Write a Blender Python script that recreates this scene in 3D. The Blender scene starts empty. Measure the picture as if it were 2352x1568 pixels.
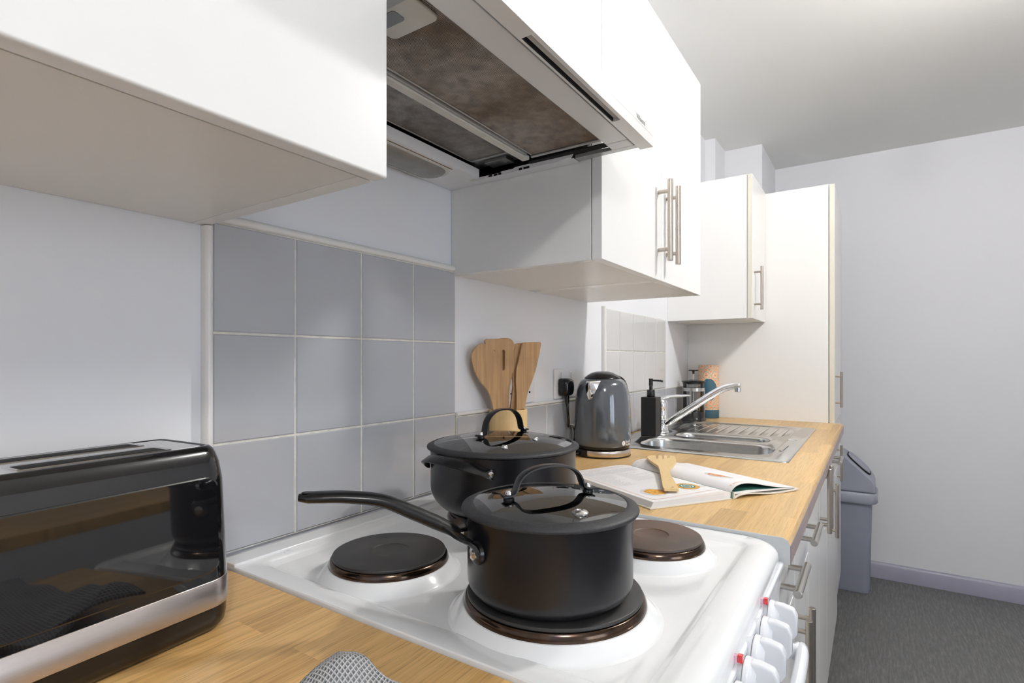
import bpy, bmesh, math, random
from mathutils import Vector, Matrix
PI = math.pi
R = math.radians
random.seed(7)
scn = bpy.context.scene
COL = scn.collection

# ---------------------------------------------------------------- camera
FPX = 1245.4
YAW = 33.649                       # optical axis swings this far from the wall direction towards the wall
cd = bpy.data.cameras.new('camera')
cam = bpy.data.objects.new('camera', cd); COL.objects.link(cam)
cd.sensor_width = 36.0; cd.lens = FPX / 2352 * 36.0
cd.shift_y = 42 / 2352
cd.clip_start = 0.02
cam.location = (0, -0.73, 1.172)
cam.rotation_euler = (R(90), 0, R(-90 + YAW))
scn.camera = cam

# ---------------------------------------------------------------- light
scn.view_settings.view_transform = 'Standard'
scn.view_settings.look = 'None'
scn.view_settings.gamma = 1.0
scn.view_settings.use_curve_mapping = False
scn.view_settings.exposure = 0.56
world = bpy.data.worlds.new('world'); scn.world = world
world.use_nodes = True
wn = world.node_tree.nodes; wl = world.node_tree.links
bg = wn['Background']
sky = wn.new('ShaderNodeTexSky'); sky.sky_type = 'HOSEK_WILKIE'; sky.turbidity = 4
sky.sun_direction = (-0.3, 0.6, 0.75)
wl.new(sky.outputs[0], bg.inputs[0]); bg.inputs[1].default_value = 1.2

FLOOR, CEIL = -0.023, 2.317
XN, XF, YR = -1.7, 3.6, -3.1       # wall behind the camera, far wall, wall opposite the worktop
WIN = (-0.75, 0.45, 0.55, 1.90)         # unseen window in the opposite wall, guessed to suit the light: x0, x1, z0, z1

def area(name, loc, rot, sx, sy, power, color, shape='RECTANGLE'):
    l = bpy.data.lights.new(name, 'AREA'); l.shape = shape; l.size = sx
    if shape == 'RECTANGLE': l.size_y = sy
    l.energy = power; l.color = color
    o = bpy.data.objects.new(name, l); COL.objects.link(o)
    o.location = loc; o.rotation_euler = rot
    return o
area('daylight', (-0.15, YR - 0.13, 1.22), (R(90), 0, 0), 1.15, 1.30, 19, (0.80, 0.88, 1.0))  # area light outside the unseen, guessed window
# opal globe lamps hanging close under the ceiling: x, y, emission strength
LAMPS = [(1.60, -1.20, 228.0), (-0.60, -1.50, 136.0)]

# ---------------------------------------------------------------- node helpers
def mat(name):
    m = bpy.data.materials.new(name); m.use_nodes = True
    return m, m.node_tree.nodes, m.node_tree.links, m.node_tree.nodes['Principled BSDF']
def setc(p, c, rough=0.5, metal=0.0, spec=None, coat=0.0, coat_r=0.03):
    p.inputs['Base Color'].default_value = (*c, 1)
    p.inputs['Roughness'].default_value = rough
    p.inputs['Metallic'].default_value = metal
    if spec is not None: p.inputs['Specular IOR Level'].default_value = spec
    if coat: p.inputs['Coat Weight'].default_value = coat; p.inputs['Coat Roughness'].default_value = coat_r
def srgb(r, g, b):
    f = lambda v: (v / 255 / 12.92) if v <= 10 else ((v / 255 + 0.055) / 1.055) ** 2.4
    return (f(r), f(g), f(b))
def coords(n, l, scale=(1, 1, 1), rot=(0, 0, 0), out='Object'):
    t = n.new('ShaderNodeTexCoord'); mp = n.new('ShaderNodeMapping')
    mp.inputs['Scale'].default_value = scale; mp.inputs['Rotation'].default_value = rot
    l.new(t.outputs[out], mp.inputs[0]); return mp.outputs[0]
def noise(n, l, vec, scale=5, detail=4, rough=0.5, dist=0.0):
    t = n.new('ShaderNodeTexNoise'); t.inputs['Scale'].default_value = scale
    t.inputs['Detail'].default_value = detail; t.inputs['Roughness'].default_value = rough
    t.inputs['Distortion'].default_value = dist
    l.new(vec, t.inputs['Vector']); return t.outputs['Fac']
def ramp(n, l, fac, stops):
    t = n.new('ShaderNodeValToRGB'); el = t.color_ramp.elements
    while len(el) < len(stops): el.new(0.5)
    for e, (p, c) in zip(el, stops): e.position = p; e.color = (*c, 1) if len(c) == 3 else c
    l.new(fac, t.inputs[0]); return t.outputs[0]
def mix(n, l, a, b, fac, mode='MIX'):
    t = n.new('ShaderNodeMix'); t.data_type = 'RGBA'; t.blend_type = mode
    for s, v in ((6, a), (7, b)):
        if isinstance(v, tuple): t.inputs[s].default_value = (*v, 1)
        else: l.new(v, t.inputs[s])
    if isinstance(fac, (int, float)): t.inputs[0].default_value = fac
    else: l.new(fac, t.inputs[0])
    return t.outputs[2]
def mth(n, l, op, a, b=None, c=None):
    t = n.new('ShaderNodeMath'); t.operation = op
    for i, v in enumerate((a, b, c)):
        if v is None: continue
        if isinstance(v, (int, float)): t.inputs[i].default_value = v
        else: l.new(v, t.inputs[i])
    return t.outputs[0]
def bump(n, l, p, h, strength=0.1, dist=0.001):
    t = n.new('ShaderNodeBump'); t.inputs['Strength'].default_value = strength
    t.inputs['Distance'].default_value = dist
    l.new(h, t.inputs['Height']); l.new(t.outputs[0], p.inputs['Normal'])
def sepxyz(n, l, v):
    s = n.new('ShaderNodeSeparateXYZ'); l.new(v, s.inputs[0]); return s.outputs
def combxyz(n, l, a, b, c):
    s = n.new('ShaderNodeCombineXYZ')
    for i, v in enumerate((a, b, c)):
        if isinstance(v, (int, float)): s.inputs[i].default_value = v
        else: l.new(v, s.inputs[i])
    return s.outputs[0]

# ---------------------------------------------------------------- materials
M = {}
def plain(name, c, rough=0.5, metal=0.0, spec=None, coat=0.0, coat_r=0.03, nz=None, bmp=None):
    """flat colour with a slight procedural unevenness of tone and gloss"""
    m, n, l, p = mat(name); setc(p, c, rough, metal, spec, coat, coat_r)
    v = coords(n, l)
    f = noise(n, l, v, nz[0] if nz else 6, 3)
    k = nz[1] if nz else 0.04
    lo = tuple(x * (1 - k) for x in c); hi = tuple(min(1, x * (1 + k)) for x in c)
    l.new(ramp(n, l, f, [(0.3, lo), (0.7, hi)]), p.inputs['Base Color'])
    if bmp: bump(n, l, p, noise(n, l, v, bmp[0], 3), bmp[1], bmp[2])
    M[name] = m; return m
plain('wall_paint', (0.80, 0.81, 0.845), 0.62, nz=(1.5, 0.01), bmp=(220, 0.06, 0.0006))
plain('ceiling_paint', (0.90, 0.90, 0.88), 0.8, nz=(1.5, 0.01), bmp=(180, 0.08, 0.0006))
plain('cabinet_white', (0.84, 0.835, 0.82), 0.24, nz=(3, 0.01), bmp=(900, 0.03, 0.0002))
plain('carcass_white', (0.80, 0.785, 0.75), 0.30, nz=(3, 0.015))
plain('edging_cream', (0.70, 0.67, 0.58), 0.4)
plain('skirting_grey', srgb(160, 160, 178), 0.35)
plain('tile_grey', (0.45, 0.46, 0.49), 0.06, spec=0.6, nz=(9, 0.02), bmp=(14, 0.05, 0.0012))
plain('tile_pale', (0.60, 0.60, 0.60), 0.06, spec=0.6, nz=(9, 0.02), bmp=(14, 0.05, 0.0012))
plain('grout', (0.70, 0.68, 0.61), 0.85, nz=(60, 0.12))
plain('trim_white', (0.80, 0.79, 0.77), 0.3, nz=(20, 0.03))
plain('enamel', (0.86, 0.87, 0.88), 0.10, spec=0.6, nz=(4, 0.01), bmp=(9, 0.03, 0.001))
plain('enamel_edge', (0.62, 0.64, 0.65), 0.25)
plain('knob_white', (0.84, 0.86, 0.90), 0.2)
plain('plate_iron', (0.026, 0.024, 0.023), 0.42, nz=(30, 0.25))
plain('black_gloss', (0.006, 0.006, 0.007), 0.035, spec=0.6, coat=0.5)
plain('black_plastic', (0.006, 0.006, 0.007), 0.20)
plain('black_matte', (0.006, 0.006, 0.007), 0.45, nz=(40, 0.1))
plain('pan_anodised', (0.005, 0.005, 0.0075), 0.31, metal=0.0, spec=0.5, nz=(50, 0.08))
plain('handle_black', (0.007, 0.007, 0.008), 0.24, nz=(50, 0.1))
plain('silicone', (0.020, 0.020, 0.023), 0.58, nz=(400, 0.25), bmp=(500, 0.3, 0.0005))
plain('kettle_grey', (0.074, 0.086, 0.102), 0.10, spec=0.6, coat=0.7)
plain('chrome', (0.86, 0.86, 0.87), 0.06, metal=1.0)
plain('steel', (0.62, 0.61, 0.59), 0.22, metal=1.0)
plain('steel_dark', (0.30, 0.30, 0.30), 0.3, metal=1.0)
plain('galvanised', (0.48, 0.48, 0.47), 0.35, metal=0.6)
plain('hood_white', (0.82, 0.82, 0.83), 0.32, nz=(5, 0.02))
plain('hood_cream', (0.68, 0.67, 0.62), 0.35, nz=(20, 0.1))
plain('dark_gap', (0.004, 0.004, 0.004), 0.8)
plain('socket_white', (0.78, 0.77, 0.79), 0.3)
plain('bin_grey', srgb(158, 162, 176), 0.42, bmp=(300, 0.08, 0.0004))
plain('bin_dark', srgb(146, 150, 166), 0.48, bmp=(300, 0.08, 0.0004))
plain('teal_card', srgb(60, 100, 118), 0.5)
plain('paper', (0.84, 0.83, 0.84), 0.6)
plain('paper_stack', (0.66, 0.65, 0.66), 0.7)
plain('cover_board', (0.76, 0.72, 0.64), 0.5)
plain('print_grey', (0.56, 0.56, 0.58), 0.7)
plain('print_orange', (0.82, 0.48, 0.34), 0.7)
plain('print_green', (0.03, 0.17, 0.14), 0.6, nz=(60, 0.5))
plain('ink_dark', (0.03, 0.03, 0.035), 0.6)
plain('ink_white', (0.8, 0.8, 0.8), 0.5)
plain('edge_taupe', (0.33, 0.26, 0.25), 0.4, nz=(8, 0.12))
plain('deck_grey', (0.55, 0.56, 0.58), 0.25, metal=0.15)
plain('lamp_lens', (0.26, 0.25, 0.23), 0.22, nz=(25, 0.12))
plain('rust', (0.25, 0.13, 0.04), 0.7, nz=(150, 0.5))
plain('stool_metal', (0.16, 0.17, 0.19), 0.25, metal=0.8)
plain('fruit_orange', (0.75, 0.25, 0.03), 0.4)
plain('fruit_red', (0.45, 0.04, 0.03), 0.3)

m, n, l, p = mat('red_lens'); setc(p, (0.75, 0.0, 0.01), 0.08, coat=1)
v = coords(n, l, (400, 400, 400)); l.new(ramp(n, l, noise(n, l, v, 1), [(0.3, (0.5, 0, 0.005)), (0.7, (0.9, 0.01, 0.02))]), p.inputs['Base Color']); M['red_lens'] = m
m, n, l, p = mat('pink_lens'); setc(p, (0.75, 0.42, 0.55), 0.1, coat=1)
v = coords(n, l, (400, 400, 400)); l.new(ramp(n, l, noise(n, l, v, 1), [(0.3, (0.72, 0.38, 0.52)), (0.7, (0.8, 0.5, 0.6))]), p.inputs['Base Color']); M['pink_lens'] = m
for k_, (_x, _y, st_) in enumerate(LAMPS):
    m, n, l, p = mat('opal_lamp'); setc(p, (0.9, 0.9, 0.9), 0.4)
    p.inputs['Emission Color'].default_value = (1, 0.98, 0.955, 1); p.inputs['Emission Strength'].default_value = st_; M['opal_lamp_%d' % k_] = m

def glassy(name, tint, gloss=0.9, rough=0.01, ior=1.5):
    m, n, l, p = mat(name); n.remove(p)
    o = n['Material Output']; tr = n.new('ShaderNodeBsdfTransparent'); tr.inputs[0].default_value = (*tint, 1)
    g = n.new('ShaderNodeBsdfGlossy'); g.inputs['Roughness'].default_value = rough; g.inputs[0].default_value = (gloss, gloss, gloss, 1)
    fr = n.new('ShaderNodeFresnel'); fr.inputs[0].default_value = ior
    mx = n.new('ShaderNodeMixShader'); l.new(fr.outputs[0], mx.inputs[0]); l.new(tr.outputs[0], mx.inputs[1]); l.new(g.outputs[0], mx.inputs[2])
    l.new(mx.outputs[0], o.inputs[0]); M[name] = m
glassy('clear_glass', (0.93, 0.94, 0.94))
glassy('lid_glass', (0.66, 0.68, 0.67), 0.98, 0.01, 2.5)
glassy('window_glass', (0.97, 0.98, 0.98))

# brushed steel: fine stretched streaks
def brushed(name, c, scale, rough=0.27, amt=0.15):
    m, n, l, p = mat(name); setc(p, c, rough, 1.0)
    v = coords(n, l, scale); f = noise(n, l, v, 1, 5, 0.7)
    l.new(ramp(n, l, f, [(0.25, tuple(x * (1 - amt) for x in c)), (0.75, tuple(min(1, x * (1 + amt * .7)) for x in c))]), p.inputs['Base Color'])
    l.new(ramp(n, l, f, [(0.2, (rough - amt * .4,) * 3), (0.8, (rough + amt * .5,) * 3)]), p.inputs['Roughness'])
    M[name] = m
brushed('brushed_band', (0.64, 0.58, 0.55), (4, 4, 1500), 0.3, 0.06)
brushed('brushed_vertical', (0.52, 0.47, 0.41), (900, 900, 6), 0.3)
brushed('brushed_rail', (0.56, 0.54, 0.51), (8, 700, 700), 0.3)
brushed('sink_steel', (0.66, 0.66, 0.65), (3, 260, 3), 0.19, 0.05)

# brown burnt steel of hotplate trim rings
m, n, l, p = mat('burnt_rim'); setc(p, (0.1, 0.06, 0.04), 0.18, 1.0)
v = coords(n, l, (18, 18, 18)); f = noise(n, l, v, 1, 4, 0.6)
l.new(ramp(n, l, f, [(0.25, (0.040, 0.028, 0.022)), (0.5, (0.10, 0.066, 0.046)), (0.62, (0.075, 0.058, 0.058)), (0.8, (0.17, 0.14, 0.12))]), p.inputs['Base Color'])
M['burnt_rim'] = m
# cast iron plate with concentric turning rings
def iron(name, base, brown):
    m, n, l, p = mat(name); setc(p, base, 0.45)
    o = coords(n, l); s = sepxyz(n, l, o)
    r = mth(n, l, 'SQRT', mth(n, l, 'ADD', mth(n, l, 'POWER', s[0], 2), mth(n, l, 'POWER', s[1], 2)))
    w = mth(n, l, 'SINE', mth(n, l, 'MULTIPLY', r, 7000))
    f = noise(n, l, o, 35, 6, 0.65); f2 = noise(n, l, o, 9, 3)
    c = ramp(n, l, f, [(0.3, tuple(x * 0.75 for x in base)), (0.7, tuple(x * 1.35 for x in base))])
    c = mix(n, l, c, brown, ramp(n, l, f2, [(0.45, (0, 0, 0)), (0.75, (0.9, 0.9, 0.9))]))
    l.new(c, p.inputs['Base Color']); bump(n, l, p, w, 0.12, 0.0003); M[name] = m
iron('iron_black', (0.022, 0.021, 0.021), (0.040, 0.034, 0.030))
iron('iron_brown', (0.055, 0.040, 0.032), (0.13, 0.07, 0.045))

# oak butcher-block worktop, staves along x
def oak(name, cols, stave=True, seedv=0.0, wobble=0.018, pore=0.5):
    m, n, l, p = mat(name); setc(p, cols[0], 0.32, spec=0.35)
    o = coords(n, l)
    br = n.new('ShaderNodeTexBrick'); br.inputs['Scale'].default_value = 1
    br.offset = 0.37; br.offset_frequency = 2; br.squash = 1
    br.inputs['Brick Width'].default_value = 0.31; br.inputs['Row Height'].default_value = 0.046
    br.inputs['Mortar Size'].default_value = 0.0; br.inputs['Color1'].default_value = (0, 0, 0, 1); br.inputs['Color2'].default_value = (1, 1, 1, 1)
    br.inputs['Bias'].default_value = 0.0
    l.new(o, br.inputs['Vector'])
    s = sepxyz(n, l, o)
    bv = n.new('ShaderNodeRGBToBW'); l.new(br.outputs['Color'], bv.inputs[0]); bv = bv.outputs[0]
    wob = mth(n, l, 'MULTIPLY', noise(n, l, combxyz(n, l, mth(n, l, 'MULTIPLY', s[0], 5), mth(n, l, 'MULTIPLY', s[1], 9), mth(n, l, 'MULTIPLY', bv, 40)), 1, 2), wobble)
    gy = mth(n, l, 'ADD', mth(n, l, 'ADD', s[1], wob), mth(n, l, 'MULTIPLY', bv, 3.7 + seedv))
    grain = noise(n, l, combxyz(n, l, mth(n, l, 'MULTIPLY', s[0], 3.0), mth(n, l, 'MULTIPLY', gy, 95), 0.0), 1, 4, 0.6)
    pores = noise(n, l, combxyz(n, l, mth(n, l, 'MULTIPLY', s[0], 14.0), mth(n, l, 'MULTIPLY', gy, 420), 0.0), 1, 3, 0.6)
    c = ramp(n, l, grain, [(0.25, cols[0]), (0.5, cols[1]), (0.75, cols[2])])
    c = mix(n, l, c, tuple(x * 0.52 for x in cols[0]), ramp(n, l, pores, [(0.50, (0, 0, 0)), (0.72, (pore, pore, pore))]))
    tone = ramp(n, l, bv, [(0.0, (0.82, 0.78, 0.73)), (0.5, (1, 1, 1)), (1.0, (1.05, 1.02, 0.97))])
    if stave: c = mix(n, l, c, tone, 1.0, 'MULTIPLY')
    l.new(c, p.inputs['Base Color']); bump(n, l, p, pores, 0.12, 0.0004)
    M[name] = m
oak('oak_near', [(0.54, 0.31, 0.11), (0.70, 0.44, 0.175), (0.80, 0.53, 0.23)], True, 1.3, 0.018, 0.7)
oak('oak_far', [(0.60, 0.38, 0.150), (0.69, 0.46, 0.200), (0.76, 0.53, 0.25)])

# bamboo for the utensils and their pot, grain along local z
def bamboo(name, lo, hi):
    m, n, l, p = mat(name); setc(p, lo, 0.45)
    o = coords(n, l, (180, 180, 6)); f = noise(n, l, o, 1, 4, 0.6)
    o2 = coords(n, l, (6, 6, 14)); f2 = noise(n, l, o2, 1, 3)
    c = ramp(n, l, f, [(0.25, lo), (0.75, hi)])
    c = mix(n, l, c, tuple(x * 0.72 for x in lo), ramp(n, l, f2, [(0.5, (0, 0, 0)), (0.8, (0.6, 0.6, 0.6))]))
    l.new(c, p.inputs['Base Color']); M[name] = m
bamboo('bamboo_tan', (0.34, 0.19, 0.085), (0.56, 0.35, 0.17))
bamboo('bamboo_pale', (0.62, 0.42, 0.19), (0.74, 0.53, 0.27))
bamboo('beech_yellow', (0.72, 0.50, 0.22), (0.80, 0.60, 0.30))

# grease filter: expanded-metal mesh
def mesh_metal(name, hole, wire, grease):
    m, n, l, p = mat(name); setc(p, wire, 0.4, 0.3)
    o = coords(n, l); s = sepxyz(n, l, o)
    a = mth(n, l, 'MULTIPLY', mth(n, l, 'ADD', s[0], s[1]), 2 * PI / 0.0040)
    b = mth(n, l, 'MULTIPLY', mth(n, l, 'SUBTRACT', s[0], s[1]), 2 * PI / 0.0040)
    w = mth(n, l, 'MULTIPLY', mth(n, l, 'COSINE', a), mth(n, l, 'COSINE', b))
    w = mth(n, l, 'ADD', mth(n, l, 'MULTIPLY', w, 0.5), 0.5)
    f = noise(n, l, o, 7, 5, 0.6, 0.4); f3 = noise(n, l, o, 55, 2)
    wirec = mix(n, l, wire, grease, ramp(n, l, f, [(0.38, (0.15, 0.15, 0.15)), (0.62, (1, 1, 1))]))
    wirec = mix(n, l, wirec, (0.02, 0.016, 0.012), ramp(n, l, f3, [(0.4, (0, 0, 0)), (0.75, (0.5, 0.5, 0.5))]))
    c = mix(n, l, hole, wirec, ramp(n, l, w, [(0.36, (0, 0, 0)), (0.52, (1, 1, 1))]))
    l.new(c, p.inputs['Base Color']); bump(n, l, p, w, 0.6, 0.0008); M[name] = m
mesh_metal('filter_brown', (0.020, 0.014, 0.010), (0.72, 0.66, 0.60), (0.30, 0.20, 0.12))
mesh_metal('filter_grey', (0.022, 0.022, 0.022), (0.70, 0.70, 0.70), (0.36, 0.33, 0.30))

# dark vinyl floor with short streaks
m, n, l, p = mat('vinyl_floor'); setc(p, (0.1, 0.1, 0.1), 0.45)
o = coords(n, l, (14, 120, 1)); f = noise(n, l, o, 1, 5, 0.7); f2 = noise(n, l, coords(n, l, (3, 5, 1)), 1, 3)
c = ramp(n, l, f, [(0.25, (0.070, 0.070, 0.070)), (0.5, (0.135, 0.135, 0.135)), (0.75, (0.23, 0.225, 0.22))])
c = mix(n, l, c, (0.13, 0.12, 0.115), ramp(n, l, f2, [(0.5, (0, 0, 0)), (0.8, (0.4, 0.4, 0.4))]))
l.new(c, p.inputs['Base Color']); M['vinyl_floor'] = m

# waffle towel
m, n, l, p = mat('waffle_towel'); setc(p, (0.4, 0.4, 0.41), 0.9)
o = coords(n, l, out='UV'); s = sepxyz(n, l, o)
ux = mth(n, l, 'SINE', mth(n, l, 'MULTIPLY', s[0], 2 * PI * 270)); uy = mth(n, l, 'SINE', mth(n, l, 'MULTIPLY', s[1], 2 * PI * 270))
w = mth(n, l, 'MAXIMUM', ux, uy)
c = ramp(n, l, w, [(0.0, (0.30, 0.31, 0.32)), (1.0, (0.62, 0.62, 0.63))])
l.new(c, p.inputs['Base Color']); bump(n, l, p, w, 0.8, 0.002); M['waffle_towel'] = m

# patterned tin: rows of ring flowers on cream
m, n, l, p = mat('flower_tin'); setc(p, (0.8, 0.5, 0.3), 0.5)
o = coords(n, l); s = sepxyz(n, l, o)
ang = mth(n, l, 'ARCTAN2', s[1], s[0])
def cellpat(offa, offz):
    ua = mth(n, l, 'SUBTRACT', mth(n, l, 'FRACT', mth(n, l, 'ADD', mth(n, l, 'MULTIPLY', ang, 7 / (2 * PI)), offa)), 0.5)
    vz = mth(n, l, 'SUBTRACT', mth(n, l, 'FRACT', mth(n, l, 'ADD', mth(n, l, 'MULTIPLY', s[2], 1 / 0.08), offz)), 0.5)
    x = mth(n, l, 'MULTIPLY', ua, 0.055); z = mth(n, l, 'MULTIPLY', vz, 0.109)
    d = mth(n, l, 'SQRT', mth(n, l, 'ADD', mth(n, l, 'POWER', x, 2), mth(n, l, 'POWER', z, 2)))
    th = mth(n, l, 'ARCTAN2', z, x)
    return mth(n, l, 'ADD', d, mth(n, l, 'MULTIPLY', mth(n, l, 'SINE', mth(n, l, 'MULTIPLY', th, 12)), 0.0016)), th
d1, t1 = cellpat(0.0, 0.1); d2, t2 = cellpat(0.5, 0.6)
d = mth(n, l, 'MINIMUM', d1, d2)
cream = (0.80, 0.62, 0.42); orange = (0.78, 0.30, 0.16); brown = (0.20, 0.05, 0.03); teal = (0.10, 0.28, 0.26)
c = ramp(n, l, mth(n, l, 'MULTIPLY', d, 1 / 0.035), [(0.0, brown), (0.09, cream), (0.2, orange), (0.3, cream), (0.42, orange), (0.52, cream), (0.62, teal), (0.7, cream), (0.82, orange)])
c.node.color_ramp.interpolation = 'CONSTANT'
l.new(c, p.inputs['Base Color']); M['flower_tin'] = m

# printed dishes of food
def dish(name, cols):
    m, n, l, p = mat(name); setc(p, cols[0], 0.6)
    f = noise(n, l, coords(n, l), 110, 2, 0.6)
    c = ramp(n, l, f, [(0.3, cols[0]), (0.45, cols[1]), (0.58, cols[2]), (0.7, cols[3])]); l.new(c, p.inputs['Base Color']); M[name] = m
dish('food_yellow', [(0.35, 0.14, 0.02), (0.72, 0.33, 0.04), (0.80, 0.48, 0.08), (0.60, 0.10, 0.03)])
dish('food_red', [(0.45, 0.05, 0.02), (0.75, 0.22, 0.10), (0.80, 0.50, 0.25), (0.10, 0.16, 0.05)])
dish('food_curry', [(0.55, 0.26, 0.05), (0.70, 0.38, 0.08), (0.62, 0.30, 0.05), (0.5, 0.3, 0.1)])

# ---------------------------------------------------------------- mesh helpers
XF_ROOT = {}
class MB:
    def __init__(s): s.v = []; s.f = []; s.uv = None
    def add(s, vs, fs):
        o = len(s.v); s.v += [Vector(v) for v in vs]; s.f += [tuple(i + o for i in f) for f in fs]; return s
    def box(s, x0, x1, y0, y1, z0, z1):
        return s.add([(x, y, z) for z in (z0, z1) for y in (y0, y1) for x in (x0, x1)],
                     [(0, 2, 3, 1), (4, 5, 7, 6), (0, 1, 5, 4), (2, 6, 7, 3), (0, 4, 6, 2), (1, 3, 7, 5)])
    def lathe(s, prof, c=(0, 0, 0), n=64, mtx=None, a0=0.0, a1=2 * PI):
        """prof: (r, z) pairs; closed profile if it starts and ends on the axis"""
        c = Vector(c); vs = []; fs = []; idx = []
        full = abs(a1 - a0 - 2 * PI) < 1e-6; m_ = n if full else n + 1
        for r, z in prof:
            if r < 1e-7: idx.append([len(vs)] * m_); vs.append(Vector((0, 0, z)))
            else:
                idx.append(list(range(len(vs), len(vs) + m_)))
                vs += [Vector((r * math.cos(a0 + (a1 - a0) * k / n), r * math.sin(a0 + (a1 - a0) * k / n), z)) for k in range(m_)]
        for a, b in zip(idx, idx[1:]):
            for k in range(n):
                k2 = (k + 1) % m_
                q = [a[k], a[k2], b[k2], b[k]]; q = [x for i, x in enumerate(q) if x not in q[:i]]
                if len(q) > 2: fs.append(tuple(q))
        if mtx is not None: vs = [mtx @ v for v in vs]
        return s.add([v + c for v in vs], fs)
    def cyl(s, p0, p1, r, n=20, r1=None, ch=0.0):
        p0 = Vector(p0); p1 = Vector(p1); d = p1 - p0; L = d.length
        q = d.to_track_quat('Z', 'Y').to_matrix()
        r1 = r if r1 is None else r1
        prof = [(0, 0), (max(r - ch, 1e-6), 0), (r, ch), (r1, L - ch), (max(r1 - ch, 1e-6), L), (0, L)] if ch else [(0, 0), (r, 0), (r1, L), (0, L)]
        return s.lathe(prof, p0, n, q)
    def sweep(s, path, prof, side=None, closed=False, caps=True, scales=None):
        """prof: 2-D (a, b) ring; a runs along side, b along side x tangent"""
        P = [Vector(p) for p in path]; N = len(P); vs = []; K = len(prof); prev = None
        for i, p in enumerate(P):
            t = (P[(i + 1) % N] - P[i - 1]) if closed else (P[min(i + 1, N - 1)] - P[max(i - 1, 0)])
            t.normalize()
            if side is None:
                sd = prev if prev is not None else (Vector((0, 0, 1)) if abs(t.z) < 0.9 else Vector((1, 0, 0)))
            else: sd = Vector(side[i]) if isinstance(side, list) else Vector(side)
            sd = (sd - t * sd.dot(t)).normalized(); prev = sd; nn = sd.cross(t)
            sc = scales[i] if scales else 1.0
            sa, sb = sc if isinstance(sc, tuple) else (sc, sc)
            vs += [p + sd * a * sa + nn * b * sb for a, b in prof]
        fs = []
        for i in range(N if closed else N - 1):
            j = (i + 1) % N
            for k in range(K):
                k2 = (k + 1) % K; fs.append((i * K + k, i * K + k2, j * K + k2, j * K + k))
        if caps and not closed: fs += [tuple(range(K))[::-1], tuple((N - 1) * K + k for k in range(K))]
        return s.add(vs, fs)
    def prism(s, poly, f0, f1):
        """poly of 2-D points; f0/f1 map a 2-D point to 3-D (bottom/top)"""
        k = len(poly); vs = [f0(a, b) for a, b in poly] + [f1(a, b) for a, b in poly]
        return s.add(vs, [tuple(range(k))[::-1], tuple(range(k, 2 * k))] + [(i, (i + 1) % k, (i + 1) % k + k, i + k) for i in range(k)])
    def loft(s, rings, cap0=True, cap1=True):
        K = len(rings[0]); vs = [v for r in rings for v in r]; fs = []
        for i in range(len(rings) - 1):
            for k in range(K):
                k2 = (k + 1) % K; fs.append((i * K + k, i * K + k2, (i + 1) * K + k2, (i + 1) * K + k))
        if cap0: fs.append(tuple(range(K))[::-1])
        if cap1: fs.append(tuple((len(rings) - 1) * K + k for k in range(K)))
        return s.add(vs, fs)
    def sheet(s, fn, us, ws, thick=0.0, nrm=(0, 0, 1)):
        nu, nw = len(us), len(ws); vs = [Vector(fn(u, w)) for u in us for w in ws]
        q = lambda i, j: i * nw + j
        fs = [(q(i, j), q(i + 1, j), q(i + 1, j + 1), q(i, j + 1)) for i in range(nu - 1) for j in range(nw - 1)]
        if thick:
            o = len(vs); d = Vector(nrm) * thick; vs += [v - d for v in vs]
            fs += [tuple(x + o for x in f[::-1]) for f in fs]
            bd = [q(i, 0) for i in range(nu)] + [q(nu - 1, j) for j in range(1, nw)] + [q(i, nw - 1) for i in range(nu - 2, -1, -1)] + [q(0, j) for j in range(nw - 2, 0, -1)]
            fs += [(bd[k], bd[k - 1], bd[k - 1] + o, bd[k] + o) for k in range(len(bd))]
        return s.add(vs, fs)
    def build(s, name, material, parent=None, bev=0.0, seg=2, ang=38, origin=None, loc=None):
        """vertices are world coordinates unless loc is given; meshes end up local to their thing"""
        root = parent
        while root is not None and root.parent is not None: root = root.parent
        if root is not None: inv = XF_ROOT[root.name].inverted(); base = None
        else:
            base = Vector(origin) if origin is not None else Vector((0, 0, 0))
            inv = Matrix.Translation(-base)
        me = bpy.data.meshes.new(name); me.from_pydata([tuple(inv @ v) for v in s.v], [], s.f)
        bm = bmesh.new(); bm.from_mesh(me)
        bmesh.ops.remove_doubles(bm, verts=bm.verts, dist=1e-6)
        bmesh.ops.recalc_face_normals(bm, faces=bm.faces)
        for f in bm.faces: f.smooth = True
        for e in bm.edges:
            if len(e.link_faces) == 2 and e.calc_face_angle(0) > R(ang) and not bev: e.smooth = False
        bm.to_mesh(me); bm.free()
        o = bpy.data.objects.new(name, me); COL.objects.link(o)
        mm = material if isinstance(material, (list, tuple)) else [material]
        for x in mm: me.materials.append(M[x])
        if parent is not None: o.parent = parent
        else: o.location = base; XF_ROOT[o.name] = Matrix.Translation(base)
        if bev:
            b = o.modifiers.new('bevel', 'BEVEL'); b.width = bev; b.segments = seg; b.limit_method = 'ANGLE'; b.angle_limit = R(30); b.harden_normals = True
        return o

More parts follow.
